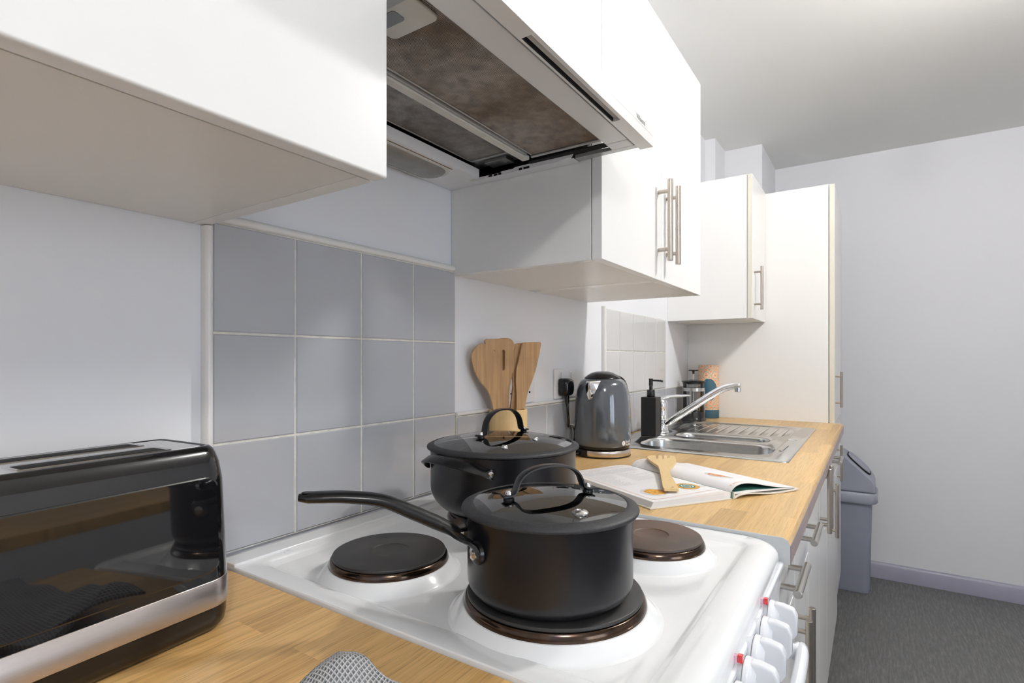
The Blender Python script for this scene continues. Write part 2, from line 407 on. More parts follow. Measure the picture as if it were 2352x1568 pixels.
def tag(o, label=None, cat=None, group=None, kind=None):
    if label: o['label'] = label
    if cat: o['category'] = cat
    if group: o['group'] = group
    if kind: o['kind'] = kind
    return o
def thing(name, label, cat, loc=(0, 0, 0), rz=0.0, group=None):
    o = bpy.data.objects.new(name, None); COL.objects.link(o); o.empty_display_size = 0.05
    o.location = loc; o.rotation_euler = (0, 0, rz)
    XF_ROOT[o.name] = Matrix.Translation(Vector(loc)) @ Matrix.Rotation(rz, 4, 'Z')
    return tag(o, label, cat, group)
def struct(o): o['kind'] = 'structure'; return o
def copy_tree(o, parent=None):
    c = o.copy(); COL.objects.link(c)
    if parent is not None: c.parent = parent
    for ch in list(o.children): copy_tree(ch, c)
    return c
def box(name, material, parent, x0, x1, y0, y1, z0, z1, bev=0.0008, **k):
    return MB().box(x0, x1, y0, y1, z0, z1).build(name, material, parent, bev, **k)
def circ(r, n=12, ry=None): return [(r * math.cos(2 * PI * k / n), (ry or r) * math.sin(2 * PI * k / n)) for k in range(n)]
def rrect(w, d, r, n=6):
    """rounded rectangle ring centred on 0"""
    pts = []
    for cx_, cy_, a in ((w / 2 - r, d / 2 - r, 0), (-w / 2 + r, d / 2 - r, 90), (-w / 2 + r, -d / 2 + r, 180), (w / 2 - r, -d / 2 + r, 270)):
        for k in range(n + 1): t = R(a + 90 * k / n); pts.append((cx_ + r * math.cos(t), cy_ + r * math.sin(t)))
    return pts
def spline(pts, n=8):
    P = [Vector(p) for p in pts]; P = [2 * P[0] - P[1]] + P + [2 * P[-1] - P[-2]]; out = []
    for i in range(1, len(P) - 2):
        for k in range(n):
            t = k / n; a, b, c, d = P[i - 1], P[i], P[i + 1], P[i + 2]
            out.append(0.5 * ((2 * b) + (c - a) * t + (2 * a - 5 * b + 4 * c - d) * t * t + (3 * b - a - 3 * c + d) * t ** 3))
    out.append(P[-2]); return out
def text_mesh(body, size):
    cu = bpy.data.curves.new('t', 'FONT'); cu.body = body; cu.size = size; cu.resolution_u = 3
    o = bpy.data.objects.new('t', cu); COL.objects.link(o)
    me = bpy.data.meshes.new_from_object(o); vs = [v.co.copy() for v in me.vertices]; fs = [tuple(p.vertices) for p in me.polygons]
    bpy.data.objects.remove(o); bpy.data.curves.remove(cu); bpy.data.meshes.remove(me)
    return vs, fs
def bar_handle(parent, p, axis, out, L, cc, r=0.006, mat_='brushed_vertical'):
    """bar handle: centre p on the bar axis, out = vector from the door to the bar"""
    p = Vector(p); axis = Vector(axis).normalized(); out = Vector(out)
    h = MB().cyl(p - axis * L / 2, p + axis * L / 2, r, 24, ch=0.0006).build('handle', mat_, parent)
    for sgn in (-1, 1):
        q = p + axis * sgn * cc / 2
        MB().cyl(q - out, q - out.normalized() * r * 0.5, r * 0.72, 16).build('handle_post', mat_, h)
    return h

# ================================================================ the room
T = 0.12
struct(box('floor', 'vinyl_floor', None, XN - T, XF + T, YR - T, T, FLOOR - 0.1, FLOOR, 0))
struct(box('ceiling', 'ceiling_paint', None, XN - T, XF + T, YR - T, T, CEIL, CEIL + 0.1, 0))
struct(box('wall_left', 'wall_paint', None, XN - T, XF + T, 0, T, FLOOR, CEIL, 0))
struct(box('wall_far', 'wall_paint', None, XF, XF + T, YR, 0, FLOOR, CEIL, 0))
struct(box('wall_back', 'wall_paint', None, XN - T, XN, YR, 0, FLOOR, CEIL, 0))
w = MB(); x0, x1, z0, z1 = WIN
w.box(XN, x0, YR - T, YR, FLOOR, CEIL).box(x1, XF, YR - T, YR, FLOOR, CEIL).box(x0, x1, YR - T, YR, FLOOR, z0).box(x0, x1, YR - T, YR, z1, CEIL)
struct(w.build('wall_right', 'wall_paint', None))
wf = MB()
for a, b in ((x0, x0 + .05), (x1 - .05, x1), ((x0 + x1) / 2 - .025, (x0 + x1) / 2 + .025)): wf.box(a, b, YR - .08, YR - .02, z0, z1)
wf.box(x0, x1, YR - .08, YR - .02, z0, z0 + .05).box(x0, x1, YR - .08, YR - .02, z1 - .05, z1)
win = struct(wf.build('window_1', 'trim_white', None))
XF_ROOT[win.name] = Matrix.Identity(4)
box('pane', 'window_glass', win, x0 + .03, x1 - .03, YR - .052, YR - .048, z0 + .03, z1 - .03, 0)
# boxed-in pipes in the far corner
struct(box('trim_1', 'wall_paint', None, 2.915, 3.13, -0.052, 0, 1.93, CEIL, 0))
struct(box('trim_2', 'wall_paint', None, 3.13 + .0005, XF, -0.24, 0, FLOOR, CEIL, 0))
# skirting
bb = MB(); prof = [(0, 0), (0.016, 0), (0.016, 0.072), (0.010, 0.082), (0.004, 0.086), (0, 0.086)]
bb.prism(prof, lambda a, b: Vector((XF - a, YR, FLOOR + b)), lambda a, b: Vector((XF - a, -0.24, FLOOR + b)))
struct(bb.build('baseboard_far', 'skirting_grey', None, ang=60))
bb = MB(); bb.prism(prof, lambda a, b: Vector((XN, YR + a, FLOOR + b)), lambda a, b: Vector((XF - .017, YR + a, FLOOR + b)))
struct(bb.build('baseboard_right', 'skirting_grey', None, ang=60))

# ================================================================ tiles
WT = 0.91
def tiles(name, label, xs, zs, mat_, skip=None):
    t = thing(name, label, 'tiles', (xs[0], 0, zs[0]))
    g = 0.0016
    MB().box(xs[0], xs[-1], -0.0062, -0.0002, zs[0], zs[-1]).build('grout', 'grout', t)
    mb = MB()
    for a, b in zip(xs, xs[1:]):
        for c, d in zip(zs, zs[1:]):
            x0, x1, z0, z1 = a + g, b - g, c + g, d - g; e = 0.0016
            vs = [(x0, -.004, z0), (x1, -.004, z0), (x1, -.004, z1), (x0, -.004, z1), (x0, -.0068, z0), (x1, -.0068, z0), (x1, -.0068, z1), (x0, -.0068, z1),
                  (x0 + e, -.0080, z0 + e), (x1 - e, -.0080, z0 + e), (x1 - e, -.0080, z1 - e), (x0 + e, -.0080, z1 - e)]
            mb.add(vs, [(0, 1, 5, 4), (1, 2, 6, 5), (2, 3, 7, 6), (3, 0, 4, 7), (4, 5, 9, 8), (5, 6, 10, 9), (6, 7, 11, 10), (7, 4, 8, 11), (8, 9, 10, 11)])
    mb.build('glazed_tiles', mat_, t, ang=15)
    return t
zs = [0.9115, 1.0595, 1.2077, 1.3545]
tiles('tile_splashback', 'glossy blue-grey tiled splashback on the wall behind the hob, under the cooker hood', [0.3744, 0.4983, 0.6250, 0.7506, 0.8736], zs, 'tile_grey')
tiles('tile_upstand', 'single low row of grey tiles behind the right worktop, between hob and tall cupboard', [0.8770 + 0.0006] + [1.0 + 0.1265 * k for k in range(5)] + [1.6302 + 0.1234 * k for k in range(6)] + [2.37, 2.495, 2.600], [0.9115, 1.0530], 'tile_grey')
tiles('sink_splashback', 'pale glossy tiled panel on the wall above the sink', [1.6302 + 0.1234 * k for k in range(6)], [1.0560, 1.2017, 1.3390], 'tile_pale')
# white trim strips around tiling
def strip(name, label, path, r=0.0055):
    mb = MB()
    mb.sweep(path, [(-r, 0), (-r, .004), (-r * .7, .0095), (0, .0115), (r * .7, .0095), (r, .004), (r, 0)], side=None)
    return mb
def hstrip(label, x0, x1, z, h=0.006, d=0.0125):
    mb = MB(); P = [(-d * 0, -h), (-d * .7, -h), (-d, -h * .5), (-d, h * .5), (-d * .7, h), (0, h)]
    mb.prism(P, lambda a, b: Vector((x0, a, z + b)), lambda a, b: Vector((x1, a, z + b)))
    return tag(mb.build('tile_trim', 'trim_white', None, ang=70, origin=(x0, 0, z)), label, 'tile trim')
def vstrip(label, x, z0, z1, h=0.0055, d=0.014):
    mb = MB(); P = [(-h, 0), (-h, -d * .7), (-h * .5, -d), (h * .5, -d), (h, -d * .7), (h, 0)]
    mb.prism(P, lambda a, b: Vector((x + a, b, z0)), lambda a, b: Vector((x + a, b, z1)))
    return tag(mb.build('tile_trim', 'trim_white', None, ang=70, origin=(x, 0, z0)), label, 'tile trim')
hstrip('horizontal white trim along the top of the hob splashback tiles', 0.3752, 0.8676, 1.3605)
vstrip('upright white trim at the left edge of the hob splashback, behind the toaster', 0.3690, 0.9115, 1.3465)
hstrip('thin white trim on top of the low tile row, running behind utensils and kettle', 0.8776, 1.6050, 1.0580, 0.004, 0.010)
vstrip('upright white trim at the left edge of the pale sink tiles', 1.6230, 1.0560, 1.3450, 0.006)

# ================================================================ wall cupboards
ZB, ZT = 1.3475, 1.922
def carcass(t, x0, x1, y1, z0, z1, th=0.018, yb=0.0):
    """side, bottom, top and back panels; y1 is the carcass front"""
    box('side_panel', 'cabinet_white', t, x0, x0 + th, y1, yb - .0005, z0, z1, .0005)
    box('side_panel', 'cabinet_white', t, x1 - th, x1, y1, yb - .0005, z0, z1, .0005)
    box('bottom_panel', 'carcass_white', t, x0 + th + .0006, x1 - th - .0006, y1, yb - .001, z0 + .0004, z0 + th, .0005)
    box('top_panel', 'carcass_white', t, x0 + th + .0005, x1 - th - .0005, y1, yb - .001, z1 - th, z1, .0005)
    box('back_panel', 'carcass_white', t, x0 + th + .001, x1 - th - .001, yb - .006, yb - .001, z0 + th, z1 - th, 0)
YD, YC = -0.339, -0.318                       # door face, carcass front
# left cupboard
t = thing('wall_cupboard', 'white wall cupboard at upper left, over the toaster, no handle in view', 'cupboard', (0.07, 0, ZB))
carcass(t, -0.230, 0.3700, YC, ZB, ZT)
d = MB().box(-0.2285, 0.3705, YD, YC - .0018, ZB - .0005, ZT).build('door', 'cabinet_white', t, .0028, 4)
bar_handle(d, (-0.19, YD - .026, ZB + .12), (0, 0, 1), (0, -.026, 0), .17, .128)
# small cupboard above the cooker hood
t = thing('hood_cupboard', 'white cupboard front directly above the cooker hood visor', 'cupboard', (0.62, 0, 1.60))
carcass(t, 0.3712, 0.8675, YC, 1.600, ZT)
MB().box(0.3722, 0.8668, YD, YC - .0018, 1.5605, ZT).build('door', 'cabinet_white', t, .0012)
# right pair
for x0, x1, hx, lab in ((0.8682, 1.1885, 1.165, 'white wall cupboard right of the hood, nearer of the pair, grey side panel showing'),
                        (1.1890, 1.5150, 1.222, 'white wall cupboard farther right of the pair, ending above the socket wall')):
    t = thing('wall_cupboard', lab, 'cupboard', ((x0 + x1) / 2, 0, ZB), group=None)
    carcass(t, x0, x1, YC, ZB, ZT)
    d = MB().box(x0 + .0004, x1 - .0004, YD, YC - .0018, ZB - .0005, ZT).build('door', 'cabinet_white', t, .0010)
    bar_handle(d, (hx, YD - .0265, 1.4745), (0, 0, 1), (0, -.0265, 0), .176, .126)
# far cupboard over the drainer
t = thing('wall_cupboard', 'white wall cupboard above the draining board, against the tall cupboard', 'cupboard', (2.44, 0, 1.3365))
carcass(t, 2.2935, 2.598, -0.316, 1.3365, 1.9035)
d = MB().box(2.2937, 2.5975, -0.3361, -0.3178, 1.3362, 1.9035).build('door', ['cabinet_white'], t, .001)
box('door_edging', 'edging_cream', d, 2.29345, 2.29370, -0.3357, -0.3182, 1.3365, 1.9032, 0)
bar_handle(d, (2.335, -.3361 - .028, 1.457), (0, 0, 1), (0, -.028, 0), .172, .128, .0055)
# tall cupboard
XT = 2.601
t = thing('tall_cupboard', 'tall white larder cupboard at the far end of the worktop', 'cupboard', (2.9, 0, FLOOR))
carcass(t, XT, 3.125, -0.5766, 0.10, 1.9005)
dd = []
for z0, z1 in ((0.13, 0.905), (0.909, 1.9005)):
    d = MB().box(XT + .001, 3.124, -0.5985, -0.5790, z0, z1).build('door', 'cabinet_white', t, .001)
    box('door_edging', 'edging_cream', d, XT + .0006, XT + .0010, -0.5982, -0.5793, z0 + .001, z1 - .001, 0)
    dd.append(d)
bar_handle(dd[1], (2.650, -.6205, 1.047), (0, 0, 1), (0, -.022, 0), .150, .110, .0055)
bar_handle(dd[0], (2.650, -.6205, 0.74), (0, 0, 1), (0, -.022, 0), .150, .110, .0055)
box('plinth', 'carcass_white', t, XT, 3.125, -0.55, -0.53, FLOOR, 0.099)

# ================================================================ base cupboards
YF = -0.6075
def base_unit(label, x0, x1, drawers, doors, name='base_cupboard', handles=True):
    t = thing(name, label, 'cupboard', ((x0 + x1) / 2, 0, FLOOR))
    carcass(t, x0, x1, YF + .021, 0.10, 0.868, yb=-.02)
    for a, b, hx in drawers:
        d = MB().box(a + .0015, b - .0015, YF, YF + .0195, 0.738, 0.866).build('drawer_front', 'cabinet_white', t, .0015)
        if hx: bar_handle(d, (hx, YF - .0265, 0.812), (1, 0, 0), (0, -.0265, 0), .142, .096, .0066, 'brushed_rail')
    for a, b, hx, zc_, zt_ in doors:
        d = MB().box(a + .0015, b - .0015, YF, YF + .0195, 0.125, zt_).build('door', 'cabinet_white', t, .0015)
        if hx: bar_handle(d, (hx, YF - .0265, zc_), (0, 0, 1), (0, -.0265, 0), .172, .128, .0062)
    box('plinth', 'carcass_white', t, x0, x1, YF + .06, YF + .078, FLOOR, .099)
    return t
base_unit('white base cupboard beside the cooker with two drawers side by side', 0.8845, 1.400,
          [(0.8845, 1.1425, 1.005), (1.1425, 1.400, 1.285)], [(0.8845, 1.1425, 1.112, 0.615, 0.735), (1.1425, 1.400, 1.173, 0.615, 0.735)])
sink_unit = base_unit('white base cupboard under the sink with full-height doors', 1.4005, 2.000, [], [(1.4005, 1.700, 1.672, 0.795, 0.866), (1.700, 2.000, 1.728, 0.795, 0.866)])
for ch in list(sink_unit.children):                      # open-topped: the bowls hang into it
    if ch.name.startswith('top_panel'): bpy.data.objects.remove(ch)
base_unit('white base cupboard with one wide drawer next to the tall cupboard', 2.0005, 2.599, [(2.0005, 2.599, 2.27)], [(2.0005, 2.599, 2.035, 0.685, 0.735)])
base_unit('white base cupboard under the left worktop, below the toaster', -0.36, 0.377, [(-0.36, 0.377, 0.0)], [(-0.36, 0.003, -0.03, 0.62, 0.735), (0.003, 0.377, 0.03, 0.62, 0.735)])

# ================================================================ worktops
def worktop_profile(x0, x1, ztop, th, yf, name, label, material, endcap=None):
    t = thing(name, label, 'worktop', ((x0 + x1) / 2, 0, ztop - th))
    r = 0.006; P = [(-.009, ztop - th), (-.009, ztop), (yf + r, ztop), (yf + r * .4, ztop - r * .25), (yf, ztop - r), (yf, ztop - th)]
    return t, P
def clip_sink(): pass
SX0, SX1, SY0, SY1 = 1.530, 2.345, -0.5500, -0.0300         # sink outline
# right worktop is cut out for the sink
t = thing('worktop', 'light oak block worktop carrying kettle, cookery book and sink', 'worktop', (1.74, 0, .873))
r = .010
def wseg(mb, x0, x1, ya, yb, zt, th, front):
    if front: P = [(yb, zt - th), (yb, zt), (ya + r, zt), (ya + r * .3, zt - r * .3), (ya, zt - r), (ya, zt - th)]
    else: P = [(yb, zt - th), (yb, zt), (ya, zt), (ya, zt - th)]
    mb.prism(P, lambda a, b: Vector((x0, a, b)), lambda a, b: Vector((x1, a, b)))
ci = 0.018
mb = MB(); ZU = 0.872
wseg(mb, 0.8865, SX0 + ci, -.6292, -.009, WT, WT - ZU, True)
wseg(mb, SX1 - ci, 2.6000, -.6292, -.009, WT, WT - ZU, True)
wseg(mb, SX0 + ci, SX1 - ci, -.6292, SY0 + ci, WT, WT - ZU, True)
wseg(mb, SX0 + ci, SX1 - ci, SY1 - ci, -.009, WT, WT - ZU, False)
mb.build('oak_top', 'oak_far', t, ang=20)
EP = [(-.0095, ZU), (-.0095, WT + .0003), (-.6292 + r, WT + .0003), (-.6292 + r * .35, WT - r * .3), (-.6294, WT - r), (-.6294, ZU)]
MB().prism(EP, lambda a, b: Vector((.8845, a, b)), lambda a, b: Vector((.8864, a, b))).build('end_strip', 'enamel_edge', t, ang=20)
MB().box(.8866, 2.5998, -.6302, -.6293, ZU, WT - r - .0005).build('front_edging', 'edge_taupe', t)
t = thing('worktop', 'warm oak worktop at lower left, under the toaster and towel', 'worktop', (0.0, 0, .873))
mb = MB(); wseg(mb, -0.36, 0.3790, -.6292, -.0005, .9015, .032, True); mb.build('oak_top', 'oak_near', t, ang=20)

# ================================================================ cooker
HZ = 0.905
HX0, HX1 = 0.3815, 0.8835
ck = thing('cooker', 'white electric cooker with four solid hotplates and a row of control knobs', 'cooker', (0.6325, -0.3, FLOOR))
def hring(x0, x1, y0, y1, rf, rb, z, n=6):
    pts = []
    for cx_, cy_, rr, a in ((x1 - rb, y1 - rb, rb, 0), (x0 + rb, y1 - rb, rb, 90), (x0 + rf, y0 + rf, rf, 180), (x1 - rf, y0 + rf, rf, 270)):
        for k in range(n + 1): t_ = R(a + 90 * k / n); pts.append(Vector((cx_ + rr * math.cos(t_), cy_ + rr * math.sin(t_), z)))
    return pts
YFH = -0.618
rings = [hring(HX0, HX1, YFH, -.010, .030, .002, HZ - .028), hring(HX0, HX1, YFH, -.010, .030, .002, HZ - .016),
         hring(HX0, HX1, YFH + .001, -.010, .030, .002, HZ - .010), hring(HX0 + .0005, HX1 - .0005, YFH + .005, -.0105, .030, .002, HZ - .0045),
         hring(HX0 + .001, HX1 - .001, YFH + .011, -.011, .030, .002, HZ - .0012), hring(HX0 + .002, HX1 - .002, YFH + .018, -.012, .030, .003, HZ),
         hring(HX0 + .028, HX1 - .030, -.5815, -.068, .018, .015, HZ), hring(HX0 + .0295, HX1 - .0315, -.5800, -.0695, .0165, .014, HZ - .0008),
         hring(HX0 + .036, HX1 - .038, -.5735, -.076, .012, .010, HZ - .0042), hring(HX0 + .0375, HX1 - .0395, -.5720, -.0775, .011, .009, HZ - .0045)]
mb = MB().loft(rings)
PL = [(0.4958, -0.2104, 0.0715, 'iron_black'), (0.5147, -0.4423, 0.0940, 'iron_black'), (0.7460, -0.4690, 0.0690, 'iron_brown'), (0.7440, -0.2190, 0.0900, 'iron_black')]
for x, y, r_, _m in PL:                                   # pressed domes round the plates
    e = HZ - .0045
    mb.lathe([(r_ + .022, e - .0004), (r_ + .0185, e + .0006), (r_ + .0168, e + .0022), (r_ + .0155, e + .0040), (r_ + .0068, e + .0126), (r_ + .0055, e + .0138), (r_ + .003, e + .0142), (r_ - .004, e + .0140)], (x, y, 0), 96)
mb.build('hob_top', 'enamel', ck, ang=30)
MB().box(HX0 + .001, HX1 - .001, -.046, -.0125, HZ - .001, HZ + .0035).build('rear_ledge', 'enamel', ck, .0015)
MB().lathe([(0, HZ + .0012), (.0045, HZ + .0012), (.0062, HZ + .0003), (.0064, HZ - .0005)], (0.4560, -.0530, 0), 24).build('screw_cap', 'knob_white', ck)
for i, (x, y, r_, im) in enumerate(PL):
    zt = 0.927
    p = MB().lathe([(0, zt - .0034), (.004, zt - .0032), (.0225, zt - .0014), (.0236, zt - .0010), (.0246, zt), (r_ - .0022, zt), (r_ - .0006, zt - .0007), (r_, zt - .0020), (r_, zt - .0034), (r_ - .0012, zt - .0042), (r_ - .0012, HZ)], (x, y, 0), 96)
    root_c = Vector((x, y, 0))
    hp = p.build('hotplate', im, ck, ang=30)
    # keep the plate texture centred on the plate itself
    me = hp.data; off = XF_ROOT[ck.name].inverted() @ Vector((x, y, FLOOR))
    for vv in me.vertices: vv.co -= off
    hp.location = off
    rg = MB().lathe([(r_ - .0030, zt - .0046), (r_ + .0008, zt - .0042), (r_ + .0016, zt - .0048), (r_ + .0034, zt - .0080), (r_ + .0042, zt - .0118), (r_ + .0040, zt - .0126), (r_ + .0030, HZ)], (x, y, 0), 96).build('trim_ring', 'burnt_rim', ck, ang=50)
    me = rg.data
    for vv in me.vertices: vv.co -= off
    rg.parent = hp; rg.location = (0, 0, 0)
# body
box('side_wall', 'enamel', ck, HX0 + .001, HX0 + .004, -.590, -.02, FLOOR + .02, HZ - .029, .0005)
box('side_wall', 'enamel', ck, HX1 - .004, HX1 - .001, -.590, -.02, FLOOR + .02, HZ - .029, .0005)
lip = MB().box(HX0 + .002, HX1 - .0015, -.6215, -.60, HZ - .0385, HZ - .0285).build('front_lip', 'knob_white', ck, .003, 3)
pan_y = -.6150
fp = MB().box(HX0 + .002, HX1 - .0015, pan_y, -.59, 0.800, HZ - .039).build('control_panel', 'socket_white', ck, .001)
od = MB().box(HX0 + .002, HX1 - .0015, -.6180, -.592, 0.36, 0.795).build('oven_door', 'enamel', ck, .004, 3)
box('oven_window', 'black_gloss', od, HX0 + .07, HX1 - .07, -.6190, -.6175, 0.45, 0.70, .0008)
hp_ = [(HX0 + .045, -.620, .772), (HX0 + .055, -.640, .774), (HX0 + .08, -.652, .776), (HX1 - .08, -.652, .776), (HX1 - .055, -.640, .774), (HX1 - .045, -.620, .772)]
MB().sweep(spline(hp_, 6), circ(.011, 12, .008), side=(0, 0, 1)).build('door_handle', 'knob_white', od)
MB().box(HX0 + .002, HX1 - .0015, -.6165, -.592, 0.06, 0.355).build('lower_door', 'enamel', ck, .004, 3)
# knobs: flared base, indicator disc, bar grip
KZ = 0.8610
for i in range(7):
    kx = 0.716 - 0.0500 * i
    mx = Matrix.Rotation(R(90), 3, 'X')                   # z -> -y
    def K(prof): return MB().lathe(prof, (kx, pan_y, KZ), 40, mx)
    kn = K([(0, 0), (.0150, 0), (.0158, .003), (.0175, .007), (.0205, .0105), (.0212, .0118)] + [(.0212, .0150), (.0206, .0165), (.0120, .0225), (0, .0235)]).build('knob', 'knob_white', ck, ang=28)
    g = [(-.0205, .016), (-.0205, .026), (-.018, .0375), (-.010, .0415), (.010, .0415), (.018, .0375), (.0205, .026), (.0205, .016)]
    gm = MB().prism(g, lambda a, b: Vector((kx - .0062, pan_y - b, KZ + a)), lambda a, b: Vector((kx + .0062, pan_y - b, KZ + a)))
    gm.build('grip', 'knob_white', kn, .0028, 4)
    K([(.0206, .0107), (.02135, .0107), (.02135, .0113), (.0206, .0113)]).build('gap_line', 'steel_dark', kn)
    vs, fs = text_mesh('6' if i else '-', .0052)
    a0 = R(62)
    tm = MB().add([Vector((kx - .004 - v.x * .9, pan_y - .0187 - v.y * .62, KZ + .0172 + v.y * -.0 + .0012 - v.y * .55)) for v in vs], fs)
    tm.build('numeral', 'ink_dark', kn)
for lx in (0.7080, 0.5580):
    b = box('pilot_light', 'red_lens', ck, lx - .0030, lx + .0030, pan_y - .0110, pan_y - .0062, KZ + .0192, KZ + .0265, .0008)
    box('lamp_body', 'pink_lens', b, lx - .0028, lx + .0028, pan_y - .0062, pan_y - .0002, KZ + .0180, KZ + .0255, .0006)
mk = MB()
for k in range(5): mk.box(.800 + .0, .8006, pan_y - .0003, pan_y, .846 + k * .003, .8476 + k * .003)
for k in range(3): mk.box(.800 + .006 + k * .004, .8066 + k * .004, pan_y - .0003, pan_y, .859, .862)
mk.build('panel_marking', 'ink_dark', fp)

# ================================================================ cooker hood
hd = thing('cooker_hood', 'white telescopic cooker hood pulled out, greasy metal filters on its underside', 'cooker hood', (0.62, 0, 1.52))
hx0, hx1 = 0.3725, 0.8670
ZH = 1.5225
MB().box(hx0, hx1, -.0870, -.0008, ZH, ZH + .006).build('rear_plate', 'hood_white', hd, .0008)
box('rear_step', 'hood_white', hd, hx0 + .01, .8350, -.0985, -.0872, ZH - .0005, ZH + .0165, .0006)
# housing walls above the filters
hw = MB().box(hx0, hx0 + .004, -.314, -.001, ZH + .0065, 1.598).box(hx1 - .004, hx1, -.314, -.001, ZH + .0065, 1.598).box(hx0 + .004, hx1 - .004, -.008, -.001, ZH + .0065, 1.598).box(hx0 + .004, hx1 - .004, -.314, -.008, 1.592, 1.598)
hw.build('housing', 'steel_dark', hd)
# lamp lens
def rr(cx_, cy_, w_, d_, r_, z, n=8): return [Vector((cx_ + a, cy_ + b, z)) for a, b in rrect(w_, d_, r_, n)]
cxl, cyl_ = .610, -.0455
lens = MB().loft([rr(cxl, cyl_, .352, .078, .0385, ZH + .0004), rr(cxl, cyl_, .352, .078, .0385, ZH - .0018), rr(cxl, cyl_, .347, .073, .036, ZH - .0026), rr(cxl, cyl_, .341, .067, .033, ZH - .0020)], cap0=False, cap1=True).build('lamp_surround', 'hood_cream', hd)
MB().loft([rr(cxl, cyl_, .340, .066, .0325, ZH - .0018), rr(cxl, cyl_, .330, .056, .0275, ZH - .0062), rr(cxl, cyl_, .300, .030, .0145, ZH - .0085)], cap0=False).build('lamp_cover', 'lamp_lens', lens)
box('rust_line', 'rust', lens, .46, .770, -.0860, -.0842, ZH - .0006, ZH + .0001, 0)
box('catch', 'hood_cream', lens, .764, .772, -.040, -.032, ZH - .0034, ZH - .0016, .0008)
# right-hand flange with cut-outs
fl = MB()
fl.box(.8460, hx1, -.2950, -.0872, ZH - .0002, ZH + .0012)
fl.prism([(-.0880, 0), (-.290, 0), (-.300, .014), (-.288, .0125), (-.235, .0085), (-.175, .0085), (-.170, .0065), (-.145, .0065), (-.14, .005), (-.088, .005)], lambda a, b: Vector((.8445, a, ZH + b)), lambda a, b: Vector((.8462, a, ZH + b)))
fo = fl.build('side_flange', 'hood_white', hd, ang=30)
for a, b in ((-.114, -.1225), (-.1265, -.1345), (-.1365, -.1435), (-.1835, -.1905), (-.1935, -.2060)):
    box('flange_slot', 'dark_gap', fo, .8438, .8466, b, a, ZH + .0008, ZH + .0046, 0)
br = MB().prism([(-.0745, 0), (-.0885, 0), (-.0885, .012), (-.0835, .0165), (-.0745, .0165)], lambda a, b: Vector((.8360, a, ZH - .001 + b)), lambda a, b: Vector((.8445, a, ZH - .001 + b))).build('bracket', 'hood_cream', hd)
for q in (.0045, .0125): MB().cyl((.8355, -.0835, ZH + q), (.8357, -.0835, ZH + q), .0018, 12).build('bracket_hole', 'dark_gap', br)
# front slide rails
box('slide_rail', 'galvanised', hd, .8500, .8640, -.4070, -.2960, ZH + .0006, ZH + .0075, .001)
box('slide_rail', 'galvanised', hd, .3740, .3840, -.4070, -.2960, ZH + .0006, ZH + .0075, .001)
box('slide_gap', 'dark_gap', hd, .8340, .8495, -.3630, -.2100, ZH + .0075, ZH + .0095, 0)
# rear filter
f2 = MB().box(.386, .8080, -.2085, -.0990, 1.5465, 1.5500).build('grease_filter', 'filter_grey', hd)
box('filter_frame', 'galvanised', f2, .8050, .8110, -.2070, -.0995, 1.5440, 1.5466, .0006)
box('filter_frame', 'galvanised', f2, .3860, .8080, -.1010, -.0985, 1.5440, 1.5466, .0006)
box('inner_panel', 'steel_dark', hd, .8120, .8440, -.2080, -.0890, 1.5440, 1.5460, .0004)
bx = box('switch_box', 'steel_dark', hd, .8140, .8420, -.1750, -.1260, 1.5380, 1.5440, .0008)
MB().cyl((.828, -.164, 1.5375), (.828, -.164, 1.5382), .003, 14).build('screw', 'steel', bx)
# crossbar
cb = MB().box(.3745, .8160, -.2240, -.2095, 1.5255, 1.5330).build('crossbar', 'hood_cream', hd, .0012)
box('bar_edge', 'galvanised', cb, .3745, .8000, -.2285, -.2250, 1.5280, 1.5345, .0008)
# front filter, pulled out with the visor
f1 = MB().box(.386, .8150, -.3640, -.2290, 1.5330, 1.5360).build('grease_filter', 'filter_brown', hd)
MB().cyl((.8180, -.2270, 1.5315), (.8180, -.3640, 1.5315), .0026, 10).build('filter_frame', 'galvanised', f1)
MB().sweep([(.386, -.2300, 1.5325), (.62, -.2325, 1.5318), (.812, -.2300, 1.5325)], circ(.0012, 8)).build('filter_frame', 'galvanised', f1)
cl = MB().loft([[Vector((.408 + a, -.318 + b, z)) for a, b in rrect(.048, .068, .008, 5)] for z in (1.5330, 1.5285)]).build('filter_catch', 'hood_cream', f1, .0015)
MB().loft([[Vector((.402 + a, -.308 + b, z)) for a, b in rrect(.018, .030, .004, 4)] for z in (1.5290, 1.5278)]).build('catch_slot', 'steel_dark', f1)
# front flat panel and visor
MB().box(.3870, .8220, -.4040, -.3660, ZH + .0010, ZH + .0080).build('front_panel', 'hood_white', hd, .0010)
MB().box(.8225, .8500, -.4040, -.3660, ZH + .0004, ZH + .0080).build('front_panel', 'hood_white', hd, .0015)
box('top_panel', 'hood_white', hd, .3870, .8640, -.4075, -.3345, 1.5485, 1.5500, .0004)
vz0, vz1, yv = 1.5205, 1.5560, -.4305
v_ = MB()
v_.box(hx0 - .001, hx1 + .0005, yv, yv + .0045, vz0, vz1)
v_.box(hx0 - .001, .4960, yv + .0045, -.4085, vz0 + .0002, vz0 + .018).box(.7440, hx1 + .0005, yv + .0045, -.4085, vz0 + .0002, vz0 + .018)
v_.box(.4960, .7440, yv + .0045, yv + .0060, vz0 + .0002, vz0 + .006).box(.4960, .7440, -.4115, -.4085, vz0 + .0005, vz0 + .018)
v_.box(.4960, .7440, yv + .0045, -.4085, vz0 + .006, vz0 + .008).box(hx0 - .001, hx1 + .0005, yv + .0045, -.4085, vz1 - .002, vz1)
vo = v_.build('visor', 'cabinet_white', hd, ang=30)
box('visor_groove', 'galvanised', vo, hx0, hx1, yv - .00015, yv + .0001, 1.5372, 1.5376, 0)
